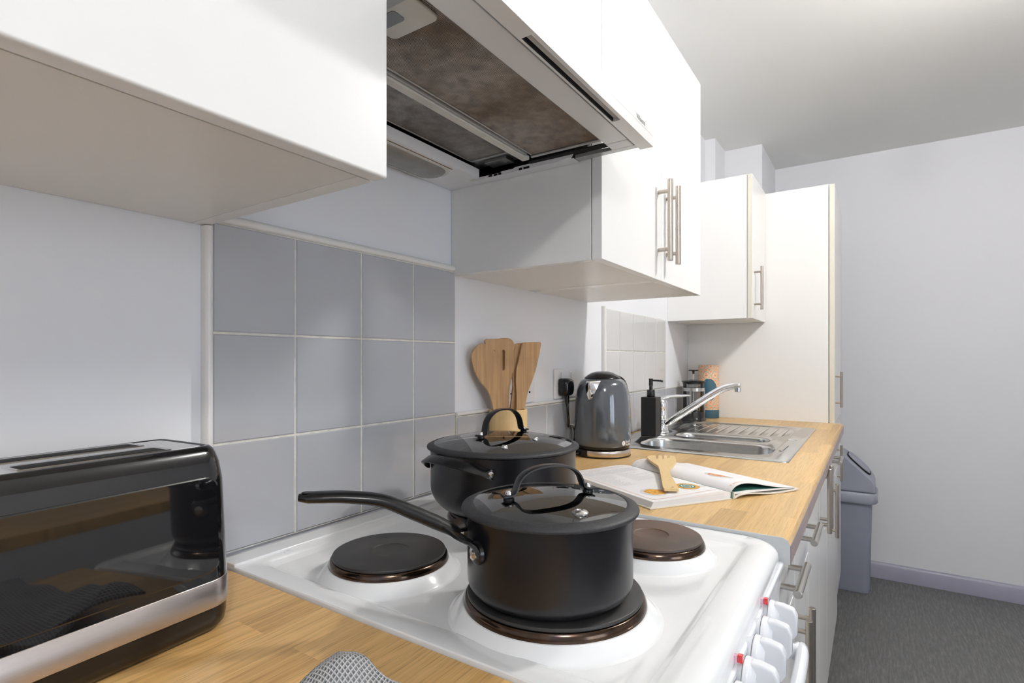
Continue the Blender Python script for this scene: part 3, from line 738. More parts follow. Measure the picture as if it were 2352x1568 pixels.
box('pull_slot', 'dark_gap', vo, .4975, .7425, -.4135, -.4116, vz0 + .0010, vz0 + .0058, 0)
vs, fs = text_mesh('Villavent', .0150)
MB().add([Vector((.7920 + v.x * .72, yv - .0003, 1.5405 + v.y * .75)) for v in vs], fs).build('maker_mark', 'ink_dark', vo)

# ================================================================ pans
def pan_body(t, c, r, z0, h, rb, mat_='pan_anodised'):
    x, y = c; z1 = z0 + h; prof = [(0, z0), (r - rb * 1.05, z0)]
    for k in range(9):
        a = R(-90 + 90 * k / 8); prof.append((r - rb + rb * math.cos(a), z0 + rb * .92 + rb * .92 * math.sin(a)))
    prof += [(r, z1 - .006), (r + .0012, z1 - .001), (r + .0012, z1), (r - .0016, z1), (r - .0026, z1 - .006), (r - .0026, z0 + rb)]
    for k in range(8, -1, -1):
        a = R(-90 + 90 * k / 8); prof.append((r - rb + (rb - .003) * math.cos(a), z0 + .003 + (rb * .92 - .003) * (1 + math.sin(a))))
    prof.append((0, z0 + .003))
    return MB().lathe(prof, (x, y, 0), 96).build('pan_body', mat_, t, ang=50)
def strap_prof(w_, th): return [(-w_ / 2, -th * .3), (-w_ / 2 + .0015, -th / 2), (w_ / 2 - .0015, -th / 2), (w_ / 2, -th * .3), (w_ / 2, th * .3), (w_ / 2 - .0015, th / 2), (-w_ / 2 + .0015, th / 2), (-w_ / 2, th * .3)]
def lid(name, label, c, r, ri, zr, dome, haz, hspan, htop, vent, group=None):
    """silicone-rimmed glass lid: rim radius r, glass radius ri, rim top height zr, dome rise"""
    x, y = c; t = thing(name, label, 'pan lid', (x, y, zr - .006))
    MB().lathe([(ri - .002, zr - .001), (ri - .0012, zr + .0014), (ri + .0003, zr + .0017), (ri + .003, zr + .0011), (r - .0030, zr - .0010), (r - .0006, zr - .0022), (r, zr - .0040), (r - .0005, zr - .0056), (r - .003, zr - .0064), (r - .009, zr - .0060), (ri - .002, zr - .004), (ri - .002, zr - .001)], (x, y, 0), 128).build('silicone_rim', 'silicone', t, ang=60)
    gp = [(0, zr + dome)] + [(ri * k / 16, zr + .001 + (dome - .001) * (1 - (k / 16) ** 2.0)) for k in range(1, 17)]
    MB().lathe(gp, (x, y, 0), 96).build('glass', 'lid_glass', t)
    # rounded strap handle
    ca, sa = math.cos(haz), math.sin(haz); sd = (-sa, ca, 0)
    zf = zr + dome * .82 + .003
    P = [(-hspan / 2 - .010, zf + .000), (-hspan / 2 - .002, zf + .0003), (-hspan / 2 + .0035, zf + .0030)]
    aw = hspan / 2 - .0055
    for k in range(1, 12):
        a = PI - PI * k / 12
        P.append((aw * math.copysign(abs(math.cos(a)) ** .85, math.cos(a)), zf + .0035 + (htop - zf - .0035) * math.sin(a) ** .85))
    P += [(-a, b) for a, b in P[2::-1]]
    path = [Vector((x + a * ca, y + a * sa, b)) for a, b in P]
    hn = MB().sweep(spline(path, 6), strap_prof(.0125, .0028), side=sd).build('lid_handle', 'handle_black', t, ang=30)
    for s_ in (-1, 1):
        q = Vector((x + s_ * (hspan / 2 + .003) * ca, y + s_ * (hspan / 2 + .003) * sa, 0))
        MB().cyl(q + Vector((0, 0, zf - .0065)), q + Vector((0, 0, zf - .0012)), .0058, 20, ch=.0008).build('foot_washer', 'handle_black', hn)
        MB().lathe([(0, .0050), (.0012, .0048), (.0026, .0046), (.0034, .0034), (.0036, .0012), (.0042, .0012), (.0044, 0)], (q.x, q.y, zf + .0010), 20).build('bolt', 'steel', hn)
    for va, vr, s_ in vent:
        px_, py_ = x + vr * math.cos(va), y + vr * math.sin(va); zz = zr + .001 + (dome - .001) * (1 - (vr / ri) ** 2)
        MB().lathe([(.0022, .0002), (.0026, .0022), (.0036, .0030), (.0048 * s_, .0024), (.0060 * s_, .0006), (.0060 * s_, -.001)], (px_, py_, zz), 24).build('steam_vent', 'steel', t)
    return t
def rivet(c, d, parent, r_=.0055, name='rivet', h=.003):
    q = Vector(d).to_track_quat('Z', 'Y').to_matrix()
    return MB().lathe([(0, h), (r_ * .55, h), (r_ * .95, h * .7), (r_, 0)], c, 24, q).build(name, 'steel', parent)
# saucepan in front
FC = (0.505, -0.4420); ZP = 0.9274
t = thing('saucepan', 'black long-handled saucepan, the smaller pan in front on the large hotplate', 'pan', (*FC, ZP))
pan_body(t, FC, 0.0875, ZP, 0.0870, 0.020)
HA = R(135); hd_ = Vector((math.cos(HA), math.sin(HA), 0)); hs_ = Vector((-math.sin(HA), math.cos(HA), 0))
def hp3(Rr, z): return Vector((FC[0], FC[1], 0)) + hd_ * Rr + Vector((0, 0, z))
cen = [(.0985, .9930), (.1050, .9975), (.1216, 1.0060), (.1437, 1.0168), (.174, 1.0303), (.2078, 1.0357), (.232, 1.0368), (.2440, 1.0370), (.2535, 1.0372)]
sc = [(1.15, .8), (1.05, 1.0), (.80, 1.15), (.78, 1.15), (.85, 1.05), (.95, .98), (1.02, .95), (.95, .9), (.45, .6)]
path = spline([hp3(a, b) for a, b in cen], 5)
scs = []
for i in range(len(path)):
    u = i / 5; k = min(int(u), len(sc) - 2); f_ = u - k; scs.append(tuple(sc[k][j] * (1 - f_) + sc[k + 1][j] * f_ for j in (0, 1)))
hn = MB().sweep(path, circ(.0110, 20, .0062), side=hs_, scales=scs).build('handle', 'handle_black', t)
MB().lathe([(0, .0), (.0062, .0), (.0066, .0006), (.0072, .0004)], hp3(.2440, 1.0420) + Vector((0, 0, -.0004)), 20, Matrix.Scale(.7, 3, hs_)).build('hanging_hole', 'dark_gap', hn)
# forked bracket around the pan wall
for s_ in (-1, 1):
    az = HA + s_ * R(22)
    o3 = Vector((math.cos(az), math.sin(az), 0)); c0 = Vector((FC[0], FC[1], 0))
    br = MB().sweep(spline([hp3(.1080, .9990) + hs_ * s_ * .004, hp3(.1005, .9955) + hs_ * s_ * .014, c0 + o3 * .0935 + Vector((0, 0, .9900)), c0 + o3 * .0908 + Vector((0, 0, .9830)), c0 + o3 * .0900 + Vector((0, 0, .9760))], 5), strap_prof(.0200, .0040), side=[hs_ * (1 - q_ / 20) + Vector((-math.sin(az), math.cos(az), 0)) * (q_ / 20) for q_ in range(21)]).build('bracket', 'handle_black', hn, ang=40)
    az2 = HA + s_ * R(22.5); o3 = Vector((math.cos(az2), math.sin(az2), 0))
    MB().lathe([(0, .0045), (.0090, .0045), (.0108, .0035), (.0115, 0)], c0 + o3 * .0880 + Vector((0, 0, .9830)), 28, o3.to_track_quat('Z', 'Y').to_matrix()).build('bracket_pad', 'handle_black', br)
    rivet(c0 + o3 * .0922 + Vector((0, 0, .9830)), o3, br, .0062, h=.0040)
lid('glass_lid', 'glass lid with black rim on the front saucepan', FC, .0940, .0825, 1.0205, .0095, R(-34), .088, 1.0590, [(R(-123), .064, 1.35)])
# casserole behind
BC = (0.7420, -0.2185)
t = thing('casserole_pan', 'wide black two-handled pan behind, near the tiled wall', 'pan', (*BC, ZP))
pan_body(t, BC, 0.1195, ZP, 0.1000, 0.046)
for m0 in (R(172), R(172 + 180)):
    pts = []; R0 = .1215
    for da, rr_, z_ in ((-36, R0, 1.0060), (-33, R0 + .0012, 1.0075), (-27, R0 + .006, 1.0130), (-18, R0 + .0150, 1.0200), (-8, R0 + .0205, 1.0245), (0, R0 + .0220, 1.0255), (8, R0 + .0205, 1.0245), (18, R0 + .0150, 1.0200), (27, R0 + .006, 1.0130), (33, R0 + .0012, 1.0075), (36, R0, 1.0060)):
        a = m0 - R(da); pts.append(Vector((BC[0] + rr_ * math.cos(a), BC[1] + rr_ * math.sin(a), z_)))
    pa = spline(pts, 4); n_ = len(pa); sides = []
    for i, p in enumerate(pa):
        u = abs(2 * i / (n_ - 1) - 1); rad = (p - Vector((*BC, p.z))).normalized(); k = min(1, (1 - u) * 3.0)
        sides.append(Vector((0, 0, 1)) * (1 - .55 * k) + rad * (-.75 * k))
    hn = MB().sweep(pa, strap_prof(.0165, .0030), side=sides).build('side_handle', 'handle_black', t, ang=30)
    for da in (-34.5, 34.5):
        a = m0 - R(da); o3 = Vector((math.cos(a), math.sin(a), 0)); rivet(Vector((*BC, 1.0070)) + o3 * (R0 + .0016), o3, hn, .0044, h=.0018)
lid('glass_lid', 'wide glass lid with black rim on the rear two-handled pan', BC, .1255, .1150, 1.0350, .0165, R(-8), .098, 1.0900, [(R(-95), .066, .85), (R(216), .092, .85)])

# ================================================================ toaster
TRZ = R(4.4); TZ = 0.9015
tt = thing('toaster', 'glossy black two-slot toaster with a brushed steel band at its base', 'toaster', (0.1925, -0.1338, TZ), TRZ)
TM = XF_ROOT[tt.name]
TL, TD = .225, .127
def tring(inset, z, rr_=.030, L=TL, D=TD, n=8): return [TM @ Vector((a, b, z)) for a, b in rrect(L - 2 * inset, D - 2 * inset, max(rr_ - inset, .004), n)]
MB().loft([tring(.016, 0), tring(.008, .002), tring(.003, .008), tring(.0015, .016), tring(.0012, .026)]).build('base', 'black_plastic', tt, ang=50)
MB().loft([tring(.0010, .0262), tring(.0000, .0270), tring(.0000, .0530), tring(.0006, .0536)]).build('steel_band', 'brushed_band', tt, ang=50)
RT = .1855
MB().loft([tring(.0008, .0538), tring(.0012, .060), tring(.0028, .100), tring(.0049, .150), tring(.0080, .168), tring(.0114, .1770), tring(.0138, .1812), tring(.0165, .1836), tring(.0190, .1843), tring(.0208, .1838), tring(.0215, .1820), tring(.0218, .1760)], cap1=True).build('body', 'black_gloss', tt, ang=60)
# recessed deck with two slots
dk = MB().loft([tring(.0245, .1760, .030), tring(.0245, .1832, .030), tring(.0250, .1838, .030)]).build('deck', 'deck_grey', tt, ang=50)
for sy in (-.0245, .0235):
    sl = MB().loft([[TM @ Vector((a, sy + b, .1838)) for a, b in rrect(.118, .031, .004, 4)], [TM @ Vector((a, sy + b, .1848)) for a, b in rrect(.116, .029, .0035, 4)]], cap0=False, cap1=False)
    sl.loft([[TM @ Vector((a, sy + b, .1848)) for a, b in rrect(.116, .029, .0035, 4)], [TM @ Vector((a, sy + b, .1842)) for a, b in rrect(.110, .024, .003, 4)]], cap0=False, cap1=False)
    so = sl.build('slot_surround', 'steel', tt)
    MB().loft([[TM @ Vector((a, sy + b, .1840)) for a, b in rrect(.110, .024, .003, 4)], [TM @ Vector((a, sy + b, .1843)) for a, b in rrect(.109, .023, .003, 4)]]).build('slot_opening', 'dark_gap', so)
def fy(z): return -TD / 2 + .0012 + (z - .060) * .0410
fpn = MB()
fr_ = []
for d_, g_ in ((.0006, 0), (-.0008, 0), (-.0014, .0012)):
    fr_.append([TM @ Vector((a + .002, fy(.1085 + b) + d_, .1085 + b)) for a, b in rrect(.178 - 2 * g_, .094 - 2 * g_, .012, 6)])
fpn.loft(fr_, cap0=False, cap1=True).build('front_panel', 'black_gloss', tt, ang=1)
# lever, dial on the right-hand end
MB().cyl(TM @ Vector((TL / 2 - .008, .000, .160)), TM @ Vector((TL / 2 + .013, .000, .160)), .0055, 20, ch=.002).build('lever', 'black_gloss', tt)
MB().cyl(TM @ Vector((TL / 2 - .004, .000, .085)), TM @ Vector((TL / 2 + .009, .000, .085)), .014, 28, ch=.0015).build('browning_dial', 'black_plastic', tt)

# ================================================================ sink
from mathutils.geometry import tessellate_polygon
def plate(mb, outer, holes, flip=False):
    loops = [outer] + holes; tri = tessellate_polygon([[Vector(v) for v in lp] for lp in loops]); vs = [Vector(v) for lp in loops for v in lp]
    return mb.add(vs, [tuple(t_) for t_ in tri])
def ringxy(x0, x1, y0, y1, r_, z, n=8):
    return [Vector(((x0 + x1) / 2 + a, (y0 + y1) / 2 + b, z)) for a, b in rrect(x1 - x0, y1 - y0, r_, n)]
sk = thing('sink', 'stainless steel sink with bowl, half bowl and drainer set in the far worktop', 'sink', (1.93, -.29, .9135))
ZS = .9132
out = ringxy(SX0, SX1, SY0, SY1, .014, ZS)
H1 = (1.590, 1.788, -.497, -.118, .070); H2 = (1.838, 1.950, -.458, -.160, .050); H3 = (2.010, 2.325, -.500, -.110, .080)
def rg(h, z, inset=0.0): return ringxy(h[0] + inset, h[1] - inset, h[2] + inset, h[3] - inset, max(h[4] - inset, .01), z)
mb = MB(); plate(mb, out, [rg(H1, ZS), rg(H2, ZS), rg(H3, ZS)])
mb.loft([out, ringxy(SX0 - .0018, SX1 + .0018, SY0 - .0018, SY1 + .0018, .0155, ZS - .0010), ringxy(SX0 - .0022, SX1 + .0022, SY0 - .0022, SY1 + .0022, .016, ZS - .0029)], cap0=False, cap1=False)
def bowl(mb, h, depth):
    mb.loft([rg(h, ZS), rg(h, ZS - .0010, .0012), rg(h, ZS - .0045, .0035), rg(h, ZS - .010, .0042), rg(h, ZS - depth + .030, .010), rg(h, ZS - depth + .010, .018), rg(h, ZS - depth + .002, .030), rg(h, ZS - depth, .042)], cap0=False, cap1=True)
bowl(mb, H1, .150); bowl(mb, H2, .090)
mb.loft([rg(H3, ZS), rg(H3, ZS - .0010, .0014), rg(H3, ZS - .0042, .0075), rg(H3, ZS - .0050, .0100)], cap0=False, cap1=True)
mb.build('sink_top', 'sink_steel', sk, ang=50)
for k in range(10):
    y = -.150 - .0345 * k
    MB().sweep([(2.038, y, ZS - .0052), (2.070, y, ZS - .0045), (2.265, y, ZS - .0040), (2.300, y, ZS - .0052)], circ(.0070, 12, .0014), side=(0, 1, 0)).build('drainer_ridge', 'sink_steel', sk)
for (cx_, cy_, zz) in ((1.689, -.31, ZS - .1498), (1.894, -.31, ZS - .0898)):
    wsu = MB().lathe([(0, .0006), (.018, .0006), (.020, .0022), (.034, .0026), (.038, 0)], (cx_, cy_, zz), 40).build('waste_outlet', 'chrome', sk)
MB().lathe([(0, .0030), (.010, .0028), (.0150, .0016), (.0165, 0)], (1.968, -.513, ZS), 32).build('pop_up_knob', 'chrome', sk)
MB().sweep([(1.70, -.5115, ZS + .0002), (1.72, -.513, ZS + .0016), (1.81, -.515, ZS + .0016), (1.83, -.5135, ZS + .0002)], circ(.0045, 10, .0016), side=(0, 1, 0)).build('pressed_bead', 'sink_steel', sk)

bead = spline([(1.545, -.085, ZS), (1.60, -.066, ZS), (1.70, -.060, ZS), (1.755, -.066, ZS), (1.835, -.132, ZS), (1.90, -.140, ZS), (1.965, -.132, ZS), (2.02, -.084, ZS), (2.10, -.064, ZS), (2.25, -.062, ZS), (2.325, -.080, ZS)], 6)
MB().sweep(bead, [(.008, -.0004), (.006, .0014), (.002, .0026), (-.002, .0026), (-.006, .0014), (-.008, -.0004)], side=[(Vector((0, 0, 1)).cross((bead[min(i + 1, len(bead) - 1)] - bead[max(i - 1, 0)]).normalized())) for i in range(len(bead))]).build('pressed_bead', 'sink_steel', sk, ang=60)

# mixer tap
tp = thing('mixer_tap', 'chrome single-lever kitchen tap with long rising spout behind the sink bowls', 'tap', (1.902, -.104, ZS + .0003))
tx, ty = 1.902, -.104; z0 = ZS + .0003
MB().lathe([(0, z0), (.0235, z0), (.0250, z0 + .002), (.0245, z0 + .006), (.0215, z0 + .010), (.0205, z0 + .030), (.0205, z0 + .042), (.0215, z0 + .044), (.0215, z0 + .050), (.0200, z0 + .052), (.0196, z0 + .082), (.0210, z0 + .098), (.0200, z0 + .108), (.0150, z0 + .116), (0, z0 + .119)], (tx, ty, 0), 48).build('tap_body', 'chrome', tp)
sp_ = spline([(tx, ty - .010, .9440), (tx + .001, ty - .022, .9480), (tx + .004, -.150, .9660), (tx + .012, -.205, 1.0050), (tx + .020, -.262, 1.0460), (tx + .026, -.305, 1.0730), (tx + .030, -.335, 1.0830), (tx + .031, -.352, 1.0855), (tx + .0315, -.362, 1.0850)], 8)
nsp = len(sp_)
MB().sweep(sp_, circ(.0125, 20, .0115), side=(1, 0, 0), scales=[(.85 + .25 * min(1, i / (nsp * .25)) - .2 * max(0, i / nsp - .6) / .4) * (1 if i < nsp - 3 else (.93, .8, .5)[i - nsp + 3]) for i in range(nsp)]).build('spout', 'chrome', tp)
MB().cyl((tx + .031, -.3530, 1.0800), (tx + .031, -.3530, 1.0640), .0100, 24, ch=.001).build('aerator', 'chrome', tp)
lv = spline([(tx, ty + .004, z0 + .110), (tx, ty - .012, z0 + .124), (tx + .002, ty - .045, z0 + .130), (tx + .004, ty - .085, z0 + .1335), (tx + .005, ty - .100, z0 + .1345)], 6)
nl = len(lv)
MB().sweep(lv, circ(.0125, 16, .0055), side=(1, 0, 0), scales=[(1.35 - .55 * i / nl, 1.5 - .9 * i / nl) if i < nl - 2 else (.6 if i < nl - 1 else .3) for i in range(nl)]).build('lever', 'chrome', tp)

# soap dispenser
sd_ = thing('soap_dispenser', 'square black soap dispenser with pump, standing behind the sink bowl', 'soap dispenser', (1.8165, -.0945, ZS + .0003))
sx, sy = 1.8165, -.0945; z0 = ZS + .0005
MB().box(sx - .0262, sx + .0262, sy - .0262, sy + .0262, z0, z0 + .131).build('bottle', 'black_matte', sd_, .0022, 3)
MB().lathe([(0, .1312), (.0135, .1312), (.0140, .1325), (.0138, .1530), (.0125, .1555), (.0060, .1560), (.0058, .1720), (0, .1720)], (sx, sy, z0), 32).build('collar', 'black_plastic', sd_)
pm = MB().lathe([(0, .1700), (.0072, .1700), (.0068, .1905), (.0076, .1915), (.0072, .1935), (0, .1940)], (sx, sy, z0), 28).build('pump_head', 'black_matte', sd_)
MB().sweep(spline([(sx, sy, z0 + .1875), (sx + .002, sy - .014, z0 + .1875), (sx + .004, sy - .034, z0 + .1865), (sx + .005, sy - .040, z0 + .1835)], 5), circ(.0032, 12, .0028)).build('nozzle', 'black_matte', pm)

# ================================================================ cafetiere and tin
kx, ky = 2.405, -.0790; z0 = WT + .0005
cf = thing('cafetiere', 'glass cafetiere with black lid and base in the corner by the tall cupboard', 'cafetiere', (kx, ky, z0))
MB().lathe([(0, 0), (.0520, 0), (.0530, .002), (.0490, .0075), (.0470, .010), (.0465, .0370), (.0455, .0385), (.0440, .0385), (.0440, .012), (0, .010)], (kx, ky, z0), 48).build('base', 'black_plastic', cf)
MB().lathe([(0, .0125), (.0400, .0135), (.0430, .020), (.0435, .150), (.0455, .1600), (.0443, .1600), (.0424, .150), (.0420, .022), (.039, .0150), (0, .0140)], (kx, ky, z0), 56).build('beaker', 'clear_glass', cf)
MB().lathe([(0, .1760), (.012, .1755), (.0300, .1720), (.0480, .1690), (.0500, .1675), (.0495, .1655), (.0455, .1640), (.0440, .1580), (.0425, .1560), (0, .1560)], (kx, ky, z0), 48).build('lid', 'black_plastic', cf)
pl = MB().cyl((kx, ky, z0 + .060), (kx, ky, z0 + .2080), .0022, 12).build('plunger_rod', 'steel', cf)
MB().lathe([(0, .2180), (.0200, .2180), (.0212, .2165), (.0205, .2130), (.0050, .2110), (.0045, .2000), (0, .2000)], (kx, ky, z0), 32).build('knob', 'black_plastic', pl)
MB().lathe([(0, .0620), (.0400, .0620), (.0412, .0600), (.0400, .0560), (0, .0560)], (kx, ky, z0), 40).build('filter_disc', 'steel', pl)
MB().lathe([(.0438, .126), (.0462, .126), (.0462, .140), (.0438, .140), (.0438, .126)], (kx, ky, z0), 40).build('steel_collar', 'steel', cf)
fr_ = [];
for a in (60, 180, 300): MB().sweep([(kx + .0468 * math.cos(R(a)), ky + .0468 * math.sin(R(a)), z0 + .030), (kx + .0468 * math.cos(R(a)), ky + .0468 * math.sin(R(a)), z0 + .132)], [(-.004, -.0008), (.004, -.0008), (.004, .0008), (-.004, .0008)], side=(-math.sin(R(a)), math.cos(R(a)), 0)).build('frame_strut', 'steel', cf)
ha = R(-12)
hh = [(.047, .135), (.060, .140), (.078, .132), (.084, .110), (.082, .075), (.070, .050), (.050, .045)]
MB().sweep(spline([(kx + a * math.cos(ha), ky + a * math.sin(ha), z0 + b) for a, b in hh], 5), circ(.0070, 12, .0045), side=(-math.sin(ha), math.cos(ha), 0)).build('handle', 'black_plastic', cf)

cx_, cy_ = 2.5475, -.1080
tn = thing('patterned_canister', 'tall round canister with orange floral pattern and teal label beside the cafetiere', 'canister', (cx_, cy_, z0))
MB().lathe([(.0448, .0375), (.0448, .2370), (.0440, .2382), (0, .2382)], (cx_, cy_, z0), 72).build('tube', 'flower_tin', tn)
MB().lathe([(0, 0), (.0446, 0), (.0450, .0006), (.0450, .0374), (.0445, .0378)], (cx_, cy_, z0), 72).build('base_band', 'teal_card', tn)
lbc = R(196)
lab = []
for k in range(48):
    t_ = 2 * PI * k / 48; sc_ = 1 + .06 * math.cos(4 * t_)
    a = lbc + .78 * math.copysign(abs(math.cos(t_)) ** .7, math.cos(t_)) * sc_; zz = .1275 + .0455 * math.copysign(abs(math.sin(t_)) ** .8, math.sin(t_)) * sc_
    lab.append((a, zz))
lm = MB()
for j in range(5):
    f0_ = j / 5; f1_ = (j + 1) / 5
    q = lambda a, zz, f_: Vector((cx_ + .0452 * math.cos(lbc + (a - lbc) * f_), cy_ + .0452 * math.sin(lbc + (a - lbc) * f_), z0 + .1275 + (zz - .1275) * f_))
    n_ = len(lab); vs = [q(a, zz, max(f0_, .001)) for a, zz in lab] + [q(a, zz, f1_) for a, zz in lab]
    lm.add(vs, [(k, (k + 1) % n_, (k + 1) % n_ + n_, k + n_) for k in range(n_)])
lbo = lm.build('label', 'teal_card', tn)

# ================================================================ kettle
kx, ky = 1.390, -.1060; z0 = WT + .0005
kt = thing('kettle', 'dark grey electric kettle with black lid, standing on the worktop before the sink', 'kettle', (kx, ky, z0 + .0265))
pr_ = [(0, .0285), (.0690, .0275), (.0735, .0290), (.0752, .0330), (.0760, .0400), (.0768, .0700), (.0768, .0950), (.0764, .1180), (.0755, .1380), (.0738, .1560), (.0714, .1735), (.0690, .1840), (.0660, .1925), (.0617, .2005), (.0560, .2060), (.0505, .2090)]
MB().lathe(pr_ + [(.0490, .2096), (0, .2096)], (kx, ky, z0), 96).build('body', 'kettle_grey', kt, ang=60)
MB().lathe([(0, .0200), (.0690, .0200), (.0725, .0225), (.0735, .0280), (.0700, .0290), (0, .0290)], (kx, ky, z0), 72).build('foot_ring', 'black_plastic', kt)
MB().lathe([(.0485, .2085), (.0498, .2105), (.0490, .2125), (.0400, .2200), (.0300, .2255), (.0180, .2290), (0, .2300)], (kx, ky, z0), 64).build('lid', 'black_plastic', kt)
# chrome pouring spout: V-shaped lip standing proud of the body, facing back along the worktop
def krad(z):
    for (r0_, a), (r1_, b) in zip(pr_, pr_[1:]):
        if a <= z <= b and b > a: return r0_ + (r1_ - r0_) * (z - a) / (b - a)
    return .049
SA = R(178)
def spf(u, w):                        # u -1..1 across, w 0 (bottom) .. 1 (top)
    z = .1560 + .0490 * w; hw = .06 + .31 * w; a = SA + u * hw
    r_ = krad(z) + .0008 + (1 - abs(u)) * .020 * (w ** 1.3)
    return (kx + r_ * math.cos(a), ky + r_ * math.sin(a), z0 + z)
MB().sheet(spf, [-1 + .125 * k for k in range(17)], [k / 14 for k in range(15)]).build('spout', 'chrome', kt, ang=80)
KH = R(-20)
hpts = [(.046, .2110), (.060, .2110), (.078, .2010), (.0900, .1800), (.0965, .1500), (.0975, .1200), (.0930, .0900), (.0840, .0740), (.0740, .0700)]
MB().sweep(spline([(kx + a * math.cos(KH), ky + a * math.sin(KH), z0 + b) for a, b in hpts], 6), circ(.0120, 16, .0065), side=(-math.sin(KH), math.cos(KH), 0)).build('handle', 'black_plastic', kt, ang=70)
# lettering wrapped round the body
def wrap_text(body, size, a0, zb, r_):
    vs, fs = text_mesh(body, size)
    return [Vector((kx + r_ * math.cos(a0 + v.x / r_), ky + r_ * math.sin(a0 + v.x / r_), z0 + zb + v.y)) for v in vs], fs
LA = R(256)
lg = MB()
for body, zb in (('Russell', .0400), ('Hobbs', .0325)):
    vs, fs = wrap_text(body, .0096, LA, zb, .0772); lg.add(vs, fs)
n_ = 28; ac = LA - .0068 / .077 - .010
vs = [Vector((kx + .0772 * math.cos(ac + .0060 / .077 * math.cos(2 * PI * k / n_)), ky + .0772 * math.sin(ac + .0060 / .077 * math.cos(2 * PI * k / n_)), z0 + .0395 + .0060 * math.sin(2 * PI * k / n_))) for k in range(n_)]
lg.add(vs, [tuple(range(n_))])
lg.build('maker_mark', 'ink_white', kt)
vs2, fs2 = wrap_text('R', .0075, ac - .0026 / .077, .0368, .0774); MB().add(vs2, fs2).build('maker_mark', 'ink_dark', kt)
kb = thing('power_base', 'round steel-rimmed power base under the dark grey kettle', 'kettle base', (kx, ky, z0))
MB().lathe([(0, 0), (.0765, 0), (.0770, .0012), (.0770, .0028), (0, .0028)], (kx, ky, z0), 72).build('foot', 'black_plastic', kb)
MB().lathe([(.0755, .0030), (.0764, .0036), (.0764, .0180), (.0755, .0190), (.0700, .0195), (0, .0195)], (kx, ky, z0), 96).build('steel_rim', 'brushed_band', kb, ang=60)
a0 = R(150)
MB().lathe([(.0775, .0030), (.0775, .0188), (.0750, .0192), (.0750, .003), (.0775, .003)], (kx, ky, z0), 20, None, R(128), R(172)).build('cord_outlet', 'black_plastic', kb)

# ================================================================ sockets, plug and lead
def socket(x0, x1, z0_, z1_, label):
    t = thing('wall_socket', label, 'socket', ((x0 + x1) / 2, 0, z0_))
    MB().box(x0, x1, -.0075, -.0003, z0_, z1_).build('faceplate', 'socket_white', t, .0022, 3)
    zc = (z0_ + z1_) / 2
    for c in (x0 + (x1 - x0) * .27, x0 + (x1 - x0) * .73):
        box('switch', 'trim_white', t, c - .0045, c + .0045, -.0105, -.0076, z1_ - .026, z1_ - .010, .0008)
        for a, b, w_, h_ in ((0, .008, .0022, .0042), (-.0110, -.011, .0034, .0022), (.0110, -.011, .0034, .0022)):
            box('pin_hole', 'dark_gap', t, c + a - w_, c + a + w_, -.0079, -.0074, zc + b - h_ - .004, zc + b + h_ - .004, 0)
    return t
socket(1.2995, 1.4290, 1.0645, 1.1465, 'white double wall socket with black plug in it, behind the kettle')
socket(1.0560, 1.1910, 1.0645, 1.1465, 'white wall socket half hidden behind the wooden utensils')
pg = thing('power_plug', 'black plug in the wall socket, its lead running to the kettle base', 'plug', (1.334, -.008, 1.065))
MB().loft([[Vector((1.334 + a * 1, y_, 1.0965 + b)) for a, b in rrect(w_, h_, r_, 6)] for w_, h_, r_, y_ in ((.046, .048, .010, -.0118), (.047, .049, .011, -.0180), (.046, .048, .014, -.0300), (.040, .042, .015, -.0370), (.030, .030, .013, -.0390))]).build('plug_body', 'black_plastic', pg, ang=70)
MB().cyl((1.334, -.024, 1.0735), (1.335, -.025, 1.0500), .0075, 16, .0052, ch=.001).build('strain_relief', 'black_plastic', pg)
MB().sweep(spline([(1.335, -.025, 1.052), (1.336, -.026, 1.030), (1.345, -.024, 1.000), (1.352, -.020, .986), (1.372, -.016, .985), (1.400, -.014, .975), (1.400, -.014, .940), (1.370, -.015, .920), (1.338, -.022, .9155), (1.318, -.040, .9150), (1.316, -.055, .9170), (1.326, -.066, .9190)], 8), circ(.0034, 10)).build('lead', 'black_plastic', pg)

